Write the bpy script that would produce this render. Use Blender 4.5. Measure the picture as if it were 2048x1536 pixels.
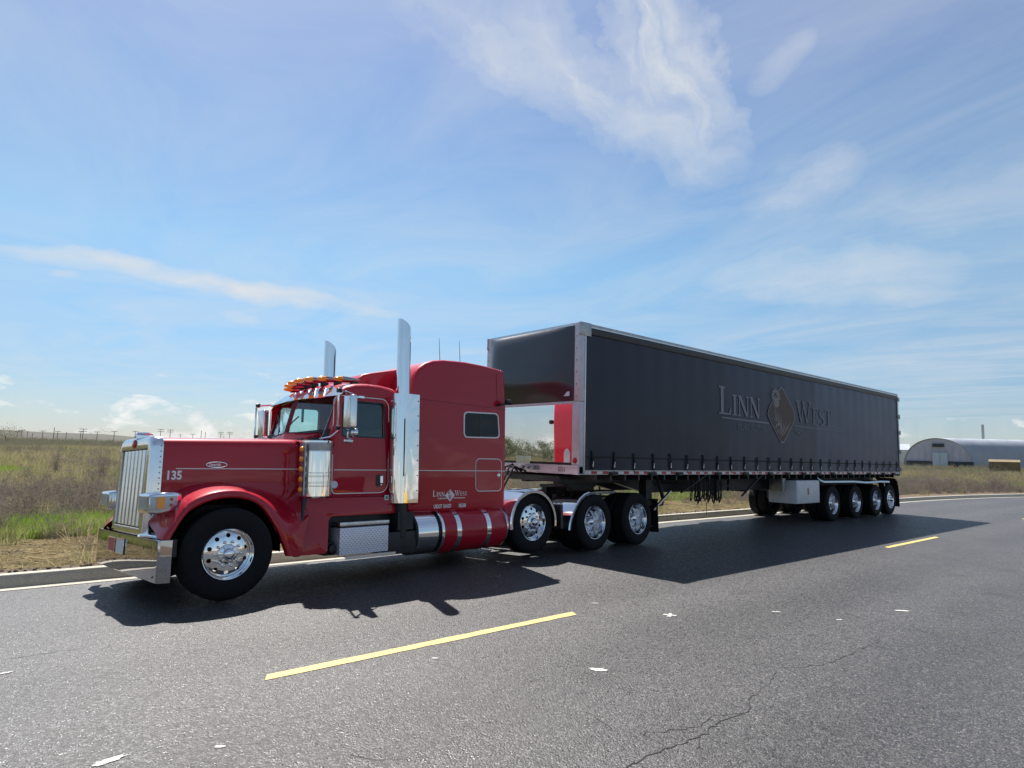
import bpy, bmesh, math, random
from mathutils import Vector, Matrix
import numpy as np
random.seed(7); rng = np.random.default_rng(11)
PI = math.pi
S = bpy.context.scene
for o in list(bpy.data.objects): bpy.data.objects.remove(o)
COL = S.collection

# ------------------------------------------------------------------ camera
cam = bpy.data.cameras.new('camera'); camo = bpy.data.objects.new('camera', cam); COL.objects.link(camo)
Rv, Uv, Fv = Vector((.7521, -.6586, .0261)), Vector((-.0920, -.0658, .9936)), Vector((.6526, .7494, .1100))
Rv.normalize(); Fv = (Fv - Rv*Fv.dot(Rv)).normalized(); Uv = Rv.cross(Fv)
CAM = Vector((-2.386, -7.768, 1.680))
camo.matrix_world = Matrix(((Rv.x, Uv.x, -Fv.x, CAM.x), (Rv.y, Uv.y, -Fv.y, CAM.y), (Rv.z, Uv.z, -Fv.z, CAM.z), (0, 0, 0, 1)))
cam.sensor_width = 36; cam.lens = 22.329; cam.clip_start = .05; cam.clip_end = 9000
S.camera = camo
S.view_settings.view_transform = 'Standard'; S.view_settings.look = 'None'
S.view_settings.exposure = 1.05; S.view_settings.gamma = 1

# ------------------------------------------------------------------ sun and sky
SUND = Vector((.18, .645, 1.0)).normalized()
sl = bpy.data.lights.new('sun', 'SUN'); slo = bpy.data.objects.new('sun', sl); COL.objects.link(slo)
sl.energy = 5.0; sl.angle = math.radians(.5); sl.color = (1, .955, .90)
slo.rotation_euler = SUND.to_track_quat('Z', 'Y').to_euler(); slo.location = (0, 0, 60)
ELEV = math.asin(SUND.z); AZ = math.atan2(SUND.x, SUND.y)

W = bpy.data.worlds.new('World'); S.world = W; W.use_nodes = True
def ray(u, v):
    "world direction seen at a place of the photograph (clouds are placed by bearing and height)"
    return (Rv*((u-1024)/1270.27) - Uv*((v-768)/1270.27) + Fv).normalized()
class NT:
    def __init__(s, nt): s.nt = nt; s.n = nt.nodes; s.l = nt.links
    def new(s, t, **k):
        x = s.n.new(t)
        for a, b in k.items():
            if a == 'i':
                for q, w in b.items():
                    if hasattr(w, 'is_output'): s.l.new(w, x.inputs[q])
                    else: x.inputs[q].default_value = w
            else: setattr(x, a, b)
        return x
    def m(s, op, a, b=None, c=None, clamp=False):
        i = {0: a}
        if b is not None: i[1] = b
        if c is not None: i[2] = c
        return s.new('ShaderNodeMath', operation=op, use_clamp=clamp, i=i).outputs[0]
    def dot(s, a, v): return s.new('ShaderNodeVectorMath', operation='DOT_PRODUCT', i={0: a, 1: v}).outputs['Value']
    def mix(s, f, a, b, t='RGBA', bl='MIX'):
        x = s.n.new('ShaderNodeMix'); x.data_type = t; x.blend_type = bl
        io = {'RGBA': (6, 7, 2), 'FLOAT': (2, 3, 0)}[t]
        for k, w in ((0, f), (io[0], a), (io[1], b)):
            if hasattr(w, 'is_output'): s.l.new(w, x.inputs[k])
            else:
                if t == 'RGBA' and k and len(w) == 3: w = (*w, 1)
                x.inputs[k].default_value = w
        return x.outputs[io[2]]
    def ramp(s, f, stops, interp='LINEAR'):
        x = s.n.new('ShaderNodeValToRGB'); s.l.new(f, x.inputs[0]); e = x.color_ramp.elements; x.color_ramp.interpolation = interp
        while len(e) < len(stops): e.new(.5)
        for el, (p, c) in zip(e, stops):
            el.position = p; el.color = (c, c, c, 1) if not hasattr(c, '__len__') else (*c, 1)[:4]
        return x.outputs[0]
    def noise(s, vec, scale, detail=4, rough=.55, dist=0, dim='3D'):
        return s.new('ShaderNodeTexNoise', noise_dimensions=dim, i={'Vector': vec, 'Scale': scale, 'Detail': detail, 'Roughness': rough, 'Distortion': dist})
def world_sky():
    t = NT(W.node_tree); t.n.clear()
    sky = t.new('ShaderNodeTexSky', sky_type='NISHITA', sun_disc=False, sun_elevation=ELEV, sun_rotation=AZ, altitude=120, air_density=1.0, dust_density=.25, ozone_density=3.0)
    tc = t.new('ShaderNodeTexCoord'); d = tc.outputs['Generated']
    d = t.new('ShaderNodeVectorMath', operation='NORMALIZE', i={0: d}).outputs[0]
    skyc = t.new('ShaderNodeHueSaturation', i={'Saturation': .92, 'Value': 1.22, 'Color': sky.outputs[0]}).outputs[0]
    hz = t.new('ShaderNodeSeparateXYZ', i={0: d}).outputs[2]
    skyc = t.mix(1.0, skyc, t.ramp(hz, [(0.0, (.60, .62, .72)), (.10, (.64, .73, .81)), (.28, (.83, 1.03, 1.01)), (.55, (.97, 1.01, 1.06)), (1.0, (.98, 1.0, 1.05))]), bl='MULTIPLY')
    total = None
    def add(x):
        nonlocal total
        total = x if total is None else t.m('MAXIMUM', total, x)
    # (start px, end px, half width deg, strength, streak noise scale)
    streaks = [((1010, 30), (1440, 360), 3.2, .72, 1.0), ((1290, -220), (1400, 330), 4.4, .80, 1.3), ((820, -60), (1250, 230), 4.2, .50, 1.0), ((1330, -60), (1370, 90), 1.5, .8, 1.2),
               ((1500, 420), (1720, 320), 2.3, .42, 1.4), ((1430, 560), (1910, 530), 2.0, .50, 1.0), ((1560, 590), (1890, 580), 1.2, .40, 1.0),
               ((30, 495), (760, 625), 1.0, .95, 1.4), ((250, 560), (800, 600), 1.0, .25, 1.0), ((1500, 180), (1620, 60), 1.3, .35, 1.0),
               ((1650, 720), (2300, 690), 2.3, .22, .8), ((1700, 420), (2300, 330), 2.6, .24, .8), ((450, 625), (520, 640), .5, .35, 1.0), ((100, 545), (160, 549), .35, .4, 1.0),
               ((2600, 300), (3600, 100), 4.0, .5, 1.0), ((-1500, 300), (-300, 380), 3.5, .5, 1.0), ((1500, -900), (2600, -1500), 6.0, .5, 1.0), ((-900, -900), (300, -1300), 5.0, .4, 1.0)]
    for (a, b, w, st, ns) in streaks:
        A, B = ray(*a), ray(*b); c = (A+B).normalized(); ax = (B-A).normalized(); ax = (ax - c*ax.dot(c)).normalized(); ay = c.cross(ax)
        L = (B-A).length/2*1.15; w = math.radians(w)
        front = t.m('GREATER_THAN', t.dot(d, c), .2)
        u = t.dot(d, ax); v = t.dot(d, ay)
        nz = t.noise(d, 6.0, 6, .6)
        off = t.m('MULTIPLY', t.m('SUBTRACT', nz.outputs[0], .5), w*3.0)
        v = t.m('ADD', v, off)
        e = t.m('ADD', t.m('POWER', t.m('ABSOLUTE', t.m('DIVIDE', u, L)), 3.0), t.m('POWER', t.m('DIVIDE', v, w), 2.0))
        env = t.m('POWER', t.m('SUBTRACT', 1.0, e, clamp=True), .8)
        vec = t.new('ShaderNodeCombineXYZ', i={0: t.m('MULTIPLY', u, 5*ns), 1: t.m('MULTIPLY', v, 15*ns), 2: t.dot(d, tuple(c))})
        
        n1 = t.noise(vec.outputs[0], 1.1, 7, .56, .25)
        g = t.ramp(n1.outputs[0], [(.20, 0.0), (.85, 1.0)])
        add(t.m('MULTIPLY', t.m('MULTIPLY', t.m('MULTIPLY', env, g), st*1.4), front))
    # thin veil of high cloud over everything
    sp = t.new('ShaderNodeSeparateXYZ', i={0: d}); z = sp.outputs[2]
    zz = t.m('MAXIMUM', z, .06)
    pv = t.new('ShaderNodeCombineXYZ', i={0: t.m('MULTIPLY', t.m('DIVIDE', sp.outputs[0], zz), 1.1), 1: t.m('MULTIPLY', t.m('DIVIDE', sp.outputs[1], zz), .55), 2: 0.0})
    n2 = t.noise(pv.outputs[0], 1.1, 9, .62, .9)
    veil = t.m('MULTIPLY', t.ramp(n2.outputs[0], [(.36, 0.0), (.80, 1.0)]), .42)
    tot = t.m('ADD', total, veil, clamp=True)
    # cumulus low on the horizon
    cv = t.new('ShaderNodeMapping', i={'Vector': d, 'Scale': (1, 1, 2.4)})
    n3 = t.noise(cv.outputs[0], 13.0, 9, .60, .3)
    n4 = t.noise(d, 2.3, 2, .5)
    top = t.m('MULTIPLY_ADD', n4.outputs[0], .30, -.085)       # cloud top height
    hh = t.m('DIVIDE', t.m('SUBTRACT', top, z), .07)
    cum = t.m('ADD', t.m('MULTIPLY', hh, .34), t.m('MULTIPLY', t.m('SUBTRACT', n3.outputs[0], .5), 2.2))
    cum = t.ramp(cum, [(.10, 0.0), (.38, 1.0)])
    cum = t.m('MULTIPLY', cum, t.m('GREATER_THAN', z, -.02))
    shade = t.ramp(n3.outputs[0], [(.40, .62), (.62, 1.0)])
    lum = 6.4
    cir = t.mix(tot, skyc, (lum*1.10, lum*1.15, lum*1.20))
    wc = t.mix(shade, (lum*.85, lum*.93, lum*1.0), (lum*1.42, lum*1.42, lum*1.40))
    fin = t.mix(t.m('MULTIPLY', cum, .85), cir, wc)
    bg = t.new('ShaderNodeBackground', i={'Color': fin, 'Strength': .05})
    out = t.new('ShaderNodeOutputWorld'); t.l.new(bg.outputs[0], out.inputs[0])
world_sky()

# ------------------------------------------------------------------ materials
M = {}
def mat(name, col, rough=.5, metal=0., coat=0., coat_r=.03, var=0., vscale=6., bump=0., bscale=80., spec=.5, rvar=0., aniso=0.):
    m = bpy.data.materials.new(name); m.use_nodes = True; t = NT(m.node_tree); t.n.clear()
    b = t.new('ShaderNodeBsdfPrincipled', i={'Roughness': rough, 'Metallic': metal, 'Coat Weight': coat, 'Coat Roughness': coat_r, 'Specular IOR Level': spec})
    tc = t.new('ShaderNodeTexCoord').outputs['Object']
    if var:
        n = t.noise(tc, vscale, 6, .6)
        f = t.ramp(n.outputs[0], [(.3, 1-var), (.7, 1+var)])
        c = t.mix(1.0, col, f, bl='MULTIPLY'); t.l.new(c, b.inputs['Base Color'])
    else: b.inputs['Base Color'].default_value = (*col, 1)
    if rvar:
        n = t.noise(tc, vscale*1.7, 6, .65)
        t.l.new(t.ramp(n.outputs[0], [(.3, max(0, rough-rvar)), (.75, rough+rvar)]), b.inputs['Roughness'])
    if bump:
        n = t.noise(tc, bscale, 3, .5)
        bp = t.new('ShaderNodeBump', i={'Strength': bump, 'Distance': .01, 'Height': n.outputs[0]})
        t.l.new(bp.outputs[0], b.inputs['Normal'])
        if coat: t.l.new(bp.outputs[0], b.inputs['Coat Normal'])
    o = t.new('ShaderNodeOutputMaterial'); t.l.new(b.outputs[0], o.inputs[0]); M[name] = m; m['b'] = 1
    return m
mat('red_paint', (.40, .006, .022), .42, 0., .75, .02, bump=.02, bscale=7, rvar=.04, spec=.12)
mat('chrome', (.80, .81, .83), .05, 1., bump=.035, bscale=9, rvar=.03)
mat('polished', (.72, .73, .75), .16, 1., var=.05, bump=.03, bscale=20, rvar=.06)
mat('mirror_steel', (.80, .80, .80), .015, 1., bump=.010, bscale=2.2)
mat('aluminium', (.60, .60, .62), .34, 1., var=.12, vscale=12, rvar=.08)
mat('frame_metal', (.56, .54, .57), .5, .45, var=.08, vscale=9, rvar=.06)
mat('dull_steel', (.40, .41, .42), .45, 1., var=.2, vscale=12, rvar=.1)
mat('rubber', (.008, .008, .009), .8, spec=.25, var=.25, vscale=14, bump=.2, bscale=150)
mat('black_frame', (.014, .014, .016), .5, var=.3, vscale=9, rvar=.1)
mat('black_plastic', (.012, .012, .013), .35, rvar=.06)
mat('dark_interior', (.025, .027, .03), .8)
mat('white_decal', (.86, .84, .82), .4)
mat('grey_decal', (.80, .74, .73), .35)
mat('amber', (.95, .33, .02), .16, coat=.6)
mat('red_lens', (.45, .01, .015), .15, coat=.5)
mat('white_box', (.62, .64, .66), .45, var=.08, vscale=5, rvar=.05)
mat('red_tape', (.42, .02, .03), .3)
mat('white_tape', (.66, .66, .64), .3, var=.08)
mat('green_sticker', (.05, .30, .16), .4)
mat('gloss_black', (.014, .016, .026), .42, 0, .55, .10, bump=.05, bscale=3, rvar=.05); mat('bumper_chrome', (.42, .42, .43), .03, 1., bump=.02, bscale=5); mat('pane_black', (.006, .008, .010), .06, spec=.35); mat('lamp_silver', (.62, .64, .66), .40, .35, bump=.3, bscale=60); mat('machine_yellow', (.75, .42, .03), .4); mat('dark_chrome', (.34, .33, .34), .22, 1.); mat('void_black', (.003, .003, .003), 1., spec=.0)
mat('webbing', (.010, .010, .011), .75, bump=.1, bscale=200)
mat('plate_white', (.62, .66, .72), .4, var=.2, vscale=60)
mat('plate_red', (.40, .07, .09), .4, var=.2, vscale=60)
mat('chain_steel', (.03, .03, .032), .6, .6)
mat('wood_pole', (.22, .19, .16), .9, var=.3)
mat('white_paint', (.42, .41, .38), .7, var=.15, vscale=30)
mat('header_black', (.016, .017, .022), .42, rvar=.05)
mat('sill_blk', (.02, .02, .022), .5)
def glassy(name, tint, refl_r=.01, alpha=.75):
    "tinted sheet glass: part clear, part mirror by angle"
    m = bpy.data.materials.new(name); m.use_nodes = True; t = NT(m.node_tree); t.n.clear()
    tr = t.new('ShaderNodeBsdfTransparent', i={'Color': (*tint, 1)})
    gl = t.new('ShaderNodeBsdfGlossy', i={'Color': (1, 1, 1, 1), 'Roughness': refl_r})
    ge = t.new('ShaderNodeNewGeometry'); cs = t.m('ABSOLUTE', t.new('ShaderNodeVectorMath', operation='DOT_PRODUCT', i={0: ge.outputs['Incoming'], 1: ge.outputs['Normal']}).outputs['Value'])
    fr = t.m('MULTIPLY_ADD', t.m('POWER', t.m('SUBTRACT', 1.0, cs), 5.0), .96, .04)
    mx = t.new('ShaderNodeMixShader', i={0: t.m('MULTIPLY_ADD', fr, 1.0, .01, clamp=True), 1: tr.outputs[0], 2: gl.outputs[0]})
    o = t.new('ShaderNodeOutputMaterial'); t.l.new(mx.outputs[0], o.inputs[0]); M[name] = m
glassy('windshield_glass', (.93, .985, .98)); glassy('dark_glass', (.16, .19, .21)); glassy('lens_glass', (.85, .87, .88)); glassy('door_glass', (.72, .90, .90))

def mat_curtain():
    "black coated tarpaulin: satin, with welded seams and slightly different panels, lightened rearward with sky sheen in the colour"
    m = bpy.data.materials.new('curtain'); m.use_nodes = True; t = NT(m.node_tree); t.n.clear(); M['curtain'] = m
    tc = t.new('ShaderNodeTexCoord').outputs['Object']; sp = t.new('ShaderNodeSeparateXYZ', i={0: tc})
    x = sp.outputs[0]
    n = t.noise(tc, 1.3, 5, .6); n2 = t.noise(t.new('ShaderNodeMapping', i={'Vector': tc, 'Scale': (9, 1, .7)}).outputs[0], 1.0, 5, .6)
    pan = t.m('ADD', t.m('MULTIPLY', t.m('GREATER_THAN', x, 5.08), .12), t.m('MULTIPLY', t.m('GREATER_THAN', x, 9.67), .22))  # panels differ; their rearward lightening also puts sky reflection into the base colour
    r = t.m('ADD', t.m('MULTIPLY', t.m('ADD', n.outputs[0], n2.outputs[0]), .10), t.m('SUBTRACT', .30, t.m('MULTIPLY', pan, .1)))
    v = t.m('ADD', t.m('MULTIPLY', n2.outputs[0], .010), t.m('MULTIPLY_ADD', pan, .055, .005))
    c = t.new('ShaderNodeCombineColor', i={0: t.m('MULTIPLY', v, .55), 1: t.m('MULTIPLY', v, 1.0), 2: t.m('MULTIPLY', v, 2.9)})
    wave = t.m('SINE', t.m('MULTIPLY', x, 2*PI/.593))
    h = t.m('ADD', t.m('MULTIPLY', wave, .35), t.m('ADD', n.outputs[0], t.m('MULTIPLY', n2.outputs[0], .6)))
    bp = t.new('ShaderNodeBump', i={'Strength': .14, 'Distance': .010, 'Height': h})
    b = t.new('ShaderNodeBsdfPrincipled', i={'Base Color': c.outputs[0], 'Roughness': r, 'Normal': bp.outputs[0], 'Specular IOR Level': .38})
    o = t.new('ShaderNodeOutputMaterial'); t.l.new(b.outputs[0], o.inputs[0])
mat_curtain()
def mat_diamond():
    m = bpy.data.materials.new('diamond_plate'); m.use_nodes = True; t = NT(m.node_tree); t.n.clear(); M['diamond_plate'] = m
    tc = t.new('ShaderNodeTexCoord').outputs['Object']
    mp = t.new('ShaderNodeMapping', i={'Vector': tc, 'Rotation': (0, PI/4, 0), 'Scale': (1, 1, 1)})
    ch = t.new('ShaderNodeTexVoronoi', i={'Vector': mp.outputs[0], 'Scale': 27.0, 'Randomness': .03})
    hgt = t.ramp(ch.outputs['Distance'], [(.2, 1.0), (.42, 0.0)])
    bp = t.new('ShaderNodeBump', i={'Strength': 1.0, 'Distance': .004, 'Height': hgt})
    b = t.new('ShaderNodeBsdfPrincipled', i={'Base Color': (.70, .70, .76, 1), 'Metallic': .7, 'Roughness': .42, 'Normal': bp.outputs[0]})
    o = t.new('ShaderNodeOutputMaterial'); t.l.new(b.outputs[0], o.inputs[0])
mat_diamond()
def mat_asphalt():
    m = bpy.data.materials.new('asphalt'); m.use_nodes = True; t = NT(m.node_tree); t.n.clear(); M['asphalt'] = m
    tc = t.new('ShaderNodeTexCoord').outputs['Object']
    v1 = t.new('ShaderNodeTexVoronoi', i={'Vector': tc, 'Scale': 85.0}); v2 = t.new('ShaderNodeTexVoronoi', i={'Vector': tc, 'Scale': 48.0})
    r1 = t.new('ShaderNodeSeparateColor', i={0: v1.outputs['Color']}).outputs[0]
    r2 = t.new('ShaderNodeSeparateColor', i={0: v2.outputs['Color']})
    big = t.noise(tc, .55, 5, .6); mid = t.noise(tc, 4.0, 6, .65); grain = t.noise(tc, 60.0, 4, .7)
    st = t.new('ShaderNodeMapping', i={'Vector': tc, 'Scale': (.10, 1.2, 1)}); band = t.noise(st.outputs[0], 1.0, 3, .5)
    yy = t.new('ShaderNodeSeparateXYZ', i={0: tc}).outputs[1]; wob = t.m('MULTIPLY', t.m('SUBTRACT', big.outputs[0], .5), .8)
    trk = t.m('SINE', t.m('MULTIPLY', t.m('ADD', yy, wob), 3.4)); trk = t.m('MULTIPLY_ADD', trk, .10, 1.0)
    stain = t.ramp(t.noise(tc, 1.7, 7, .7, .6).outputs[0], [(.30, .66), (.42, 1.0), (.62, 1.0), (.75, 1.14)])
    band_ = t.m('MULTIPLY', trk, stain)
    val = t.m('MULTIPLY', t.ramp(big.outputs[0], [(.25, .84), (.75, 1.16)]), t.ramp(band.outputs[0], [(.25, .86), (.75, 1.14)]))
    val = t.m('MULTIPLY', val, t.ramp(grain.outputs[0], [(.22, .45), (.78, 1.6)]))
    val = t.m('MULTIPLY', val, band_)
    stone = t.ramp(r1, [(.0, .5), (.45, .85), (.78, 1.2), (.93, 1.7), (1.0, 2.6)])
    val = t.m('MULTIPLY', t.m('MULTIPLY', val, stone), .043)
    big2 = t.ramp(r2.outputs[1], [(.90, 0.0), (.96, 1.0)]); val = t.m('ADD', val, t.m('MULTIPLY', big2, t.m('MULTIPLY', mid.outputs[0], .06)))
    c = t.new('ShaderNodeCombineColor', i={0: t.m('MULTIPLY', val, 1.03), 1: t.m('MULTIPLY', val, .99), 2: t.m('MULTIPLY', val, .98)})
    hb = t.m('ADD', t.m('MULTIPLY', v1.outputs['Distance'], -.9), t.m('MULTIPLY', grain.outputs[0], .5))
    bp = t.new('ShaderNodeBump', i={'Strength': .75, 'Distance': .006, 'Height': hb})
    ro = t.ramp(r2.outputs[0], [(0, .30), (.3, .50), (1, .66)])
    b = t.new('ShaderNodeBsdfPrincipled', i={'Base Color': c.outputs[0], 'Roughness': ro, 'Normal': bp.outputs[0], 'Specular IOR Level': .40})
    o = t.new('ShaderNodeOutputMaterial'); t.l.new(b.outputs[0], o.inputs[0])
mat_asphalt()
def mat_line():
    m = bpy.data.materials.new('yellow_paint'); m.use_nodes = True; t = NT(m.node_tree); t.n.clear(); M['yellow_paint'] = m
    tc = t.new('ShaderNodeTexCoord').outputs['Object']
    v1 = t.new('ShaderNodeTexVoronoi', i={'Vector': tc, 'Scale': 85.0}); n = t.noise(tc, 9.0, 8, .7)
    g = t.ramp(n.outputs[0], [(.35, .0), (.6, 1.)])
    c = t.mix(t.m('MULTIPLY', g, .35), (.58, .41, .12), (.40, .31, .14))
    c = t.mix(t.ramp(v1.outputs['Distance'], [(.5, 0.0), (.8, .6)]), c, (.22, .18, .10))
    bp = t.new('ShaderNodeBump', i={'Strength': .5, 'Distance': .004, 'Height': t.m('MULTIPLY', v1.outputs['Distance'], -1.0)})
    b = t.new('ShaderNodeBsdfPrincipled', i={'Base Color': c, 'Roughness': .65, 'Normal': bp.outputs[0]})
    o = t.new('ShaderNodeOutputMaterial'); t.l.new(b.outputs[0], o.inputs[0])
mat_line()
def mat_ground(name, stops, scale=1., bump=.6):
    m = bpy.data.materials.new(name); m.use_nodes = True; t = NT(m.node_tree); t.n.clear(); M[name] = m
    tc = t.new('ShaderNodeTexCoord').outputs['Object']
    a = t.noise(tc, .05*scale, 6, .65, .5); b_ = t.noise(tc, 1.2*scale, 8, .7); f = t.noise(tc, 22*scale, 5, .7)
    s = t.m('ADD', t.m('MULTIPLY', a.outputs[0], .6), t.m('MULTIPLY', b_.outputs[0], .4))
    c = t.ramp(s, stops)
    c = t.mix(1.0, c, t.ramp(f.outputs[0], [(.25, .55), (.75, 1.5)]), bl='MULTIPLY')
    bp = t.new('ShaderNodeBump', i={'Strength': bump, 'Distance': .04, 'Height': t.m('ADD', b_.outputs[0], t.m('MULTIPLY', f.outputs[0], .5))})
    b = t.new('ShaderNodeBsdfPrincipled', i={'Base Color': c, 'Roughness': .95, 'Normal': bp.outputs[0], 'Specular IOR Level': .2})
    o = t.new('ShaderNodeOutputMaterial'); t.l.new(b.outputs[0], o.inputs[0])
mat_ground('field_soil', [(.30, (.12, .095, .06)), (.45, (.15, .125, .08)), (.55, (.12, .12, .055)), (.68, (.18, .15, .09))])
mat_ground('verge_soil', [(.30, (.080, .060, .045)), (.5, (.115, .088, .066)), (.7, (.165, .13, .10))], 3., .9)
mat_ground('hill_soil', [(.30, (.060, .056, .050)), (.5, (.072, .070, .056)), (.7, (.085, .080, .068))], .15, .2)
mat_ground('concrete', [(.30, (.28, .26, .22)), (.5, (.35, .33, .28)), (.7, (.42, .40, .34))], 4., .25)
def mat_leaf(name, c0, c1, trans=.35):
    m = bpy.data.materials.new(name); m.use_nodes = True; t = NT(m.node_tree); t.n.clear(); M[name] = m
    oi = t.new('ShaderNodeObjectInfo').outputs['Random']
    geo = t.new('ShaderNodeNewGeometry').outputs['Random Per Island']
    f = t.m('MULTIPLY', t.m('ADD', oi, geo), .5)
    c = t.mix(f, c0, c1)
    d = t.new('ShaderNodeBsdfDiffuse', i={'Color': c}); tr = t.new('ShaderNodeBsdfTranslucent', i={'Color': c})
    mx = t.new('ShaderNodeMixShader', i={0: trans, 1: d.outputs[0], 2: tr.outputs[0]})
    o = t.new('ShaderNodeOutputMaterial'); t.l.new(mx.outputs[0], o.inputs[0])
mat_leaf('straw', (.42, .34, .20), (.27, .23, .13), .5); mat_leaf('olive_grass', (.27, .26, .12), (.19, .20, .08), .5); mat_leaf('green_grass', (.14, .24, .03), (.23, .32, .06), .5)
mat_leaf('dead_twig', (.15, .125, .11), (.27, .225, .19), .3); mat_leaf('sage', (.15, .15, .10), (.23, .22, .15), .4); mat_leaf('leaf', (.10, .12, .06), (.17, .18, .10), .45)

# ------------------------------------------------------------------ mesh helpers
def finish(me, smooth=True, ang=38):
    bm = bmesh.new(); bm.from_mesh(me)
    bmesh.ops.remove_doubles(bm, verts=bm.verts, dist=1e-5)
    bmesh.ops.recalc_face_normals(bm, faces=bm.faces)
    if smooth:
        for f in bm.faces: f.smooth = True
        for e in bm.edges:
            if len(e.link_faces) == 2 and e.calc_face_angle(0) > math.radians(ang): e.smooth = False
    bm.to_mesh(me); bm.free()
def ob(name, me, m=None, parent=None, loc=None, rot=None):
    o = bpy.data.objects.new(name, me); COL.objects.link(o)
    if m is not None and me is not None and hasattr(me, 'materials') and not me.materials:
        me.materials.append(M[m] if isinstance(m, str) else m)
    if parent is not None: o.parent = parent
    if loc is not None: o.location = loc
    if rot is not None: o.rotation_euler = rot
    return o
class G:
    "collects geometry for ONE mesh object"
    def __init__(s): s.v = []; s.f = []
    def add(s, vs, fs):
        k = len(s.v); s.v += [tuple(v) for v in vs]; s.f += [tuple(i+k for i in f) for f in fs]; return s
    def box(s, x0, x1, y0, y1, z0, z1):
        return s.add([(x, y, z) for x in (x0, x1) for y in (y0, y1) for z in (z0, z1)],
                     [(0, 1, 3, 2), (4, 6, 7, 5), (0, 4, 5, 1), (2, 3, 7, 6), (0, 2, 6, 4), (1, 5, 7, 3)])
    def bar(s, p, q, w, h=None, up=(0, 0, 1)):
        "rectangular bar from p to q"
        h = h or w; p, q = Vector(p), Vector(q); d = (q-p).normalized(); u = Vector(up)
        if abs(d.dot(u)) > .98: u = Vector((1, 0, 0))
        a = d.cross(u).normalized()*w/2; b = a.cross(d).normalized()*h/2
        return s.add([p-a-b, p+a-b, p+a+b, p-a+b, q-a-b, q+a-b, q+a+b, q-a+b], [(0, 1, 2, 3), (4, 7, 6, 5), (0, 4, 5, 1), (1, 5, 6, 2), (2, 6, 7, 3), (3, 7, 4, 0)])
    def grid(s, rows, closed=False):
        n = len(rows[0]); k = len(s.v)
        for r in rows: s.v += [tuple(p) for p in r]
        for i in range(len(rows)-1):
            for j in range(n if closed else n-1):
                a = k+i*n+j; b = k+i*n+(j+1) % n; s.f.append((a, b, b+n, a+n))
        return s
    def cap(s, ring): return s.add(ring, [tuple(range(len(ring)))])
    def tube(s, pts, r, n=8, caps=True):
        pts = [Vector(p) for p in pts]; rows = []; prev = None
        for i, p in enumerate(pts):
            d = (pts[min(i+1, len(pts)-1)] - pts[max(i-1, 0)]).normalized()
            if prev is None: a = d.cross(Vector((0, 0, 1)) if abs(d.z) < .9 else Vector((1, 0, 0))).normalized()
            else: a = (prev - d*prev.dot(d)).normalized()
            prev = a; b = d.cross(a); rr = r[i] if hasattr(r, '__len__') else r
            rows.append([p + (a*math.cos(t)+b*math.sin(t))*rr for t in [2*PI*k/n for k in range(n)]])
        s.grid(rows, True)
        if caps: s.cap(rows[0][::-1]); s.cap(rows[-1])
        return s
    def lathe(s, prof, axis='y', c=(0, 0, 0), n=32, a0=0, a1=2*PI):
        "prof: (radius, along)"
        rows = []; full = abs(a1-a0-2*PI) < 1e-6; cnt = n if full else n+1
        for r, h in prof:
            row = []
            for k in range(cnt):
                t = a0+(a1-a0)*k/n; u, w = r*math.cos(t), r*math.sin(t)
                p = {'y': (u, h, w), 'x': (h, u, w), 'z': (u, w, h)}[axis]
                row.append((p[0]+c[0], p[1]+c[1], p[2]+c[2]))
            rows.append(row)
        return s.grid(rows, full)
    def prism(s, poly, y0, y1):
        "x-z polygon pushed along y"
        n = len(poly)
        return s.add([(x, y0, z) for x, z in poly]+[(x, y1, z) for x, z in poly],
                     [tuple(range(n)), tuple(range(2*n-1, n-1, -1))]+[(i, (i+1) % n, n+(i+1) % n, n+i) for i in range(n)])
    def mesh(s, name, smooth=True, ang=38, bevel=0, seg=2, bang=30):
        me = bpy.data.meshes.new(name); me.from_pydata(s.v, [], s.f)
        if bevel:
            bm = bmesh.new(); bm.from_mesh(me); bmesh.ops.remove_doubles(bm, verts=bm.verts, dist=1e-5); bmesh.ops.recalc_face_normals(bm, faces=bm.faces)
            es = [e for e in bm.edges if len(e.link_faces) == 2 and e.calc_face_angle(0) > math.radians(bang)]
            bmesh.ops.bevel(bm, geom=es, offset=bevel, segments=seg, affect='EDGES', profile=.6, clamp_overlap=True)
            bm.to_mesh(me); bm.free()
        finish(me, smooth, ang); return me
    def build(s, name, m, parent=None, **k):
        loc = k.pop('loc', None); rot = k.pop('rot', None)
        return ob(name, s.mesh(name, **k), m, parent, loc, rot)
def plate(outer, holes, fn, th, name='plate'):
    "flat sheet with holes; fn(u, v, w) maps to 3D, thickness th"
    bm = bmesh.new(); loops = [outer]+list(holes); es = []; ring = []
    for lp in loops:
        vs = [bm.verts.new((p[0], p[1], 0)) for p in lp]; ring.append(vs)
        for i in range(len(vs)): es.append(bm.edges.new((vs[i], vs[(i+1) % len(vs)])))
    bmesh.ops.triangle_fill(bm, edges=es, use_beauty=True, use_dissolve=False)
    bm.verts.index_update()
    V = [(v.co.x, v.co.y) for v in bm.verts]; F = [tuple(v.index for v in f.verts) for f in bm.faces]; R = [[v.index for v in r] for r in ring]
    bm.free(); n = len(V); g = G()
    vs = [fn(u, v, 0) for u, v in V]+[fn(u, v, th) for u, v in V]
    fs = F+[tuple(i+n for i in f[::-1]) for f in F]
    for r in R: fs += [(r[i], r[(i+1) % len(r)], r[(i+1) % len(r)]+n, r[i]+n) for i in range(len(r))]
    g.add(vs, fs); return g
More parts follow.
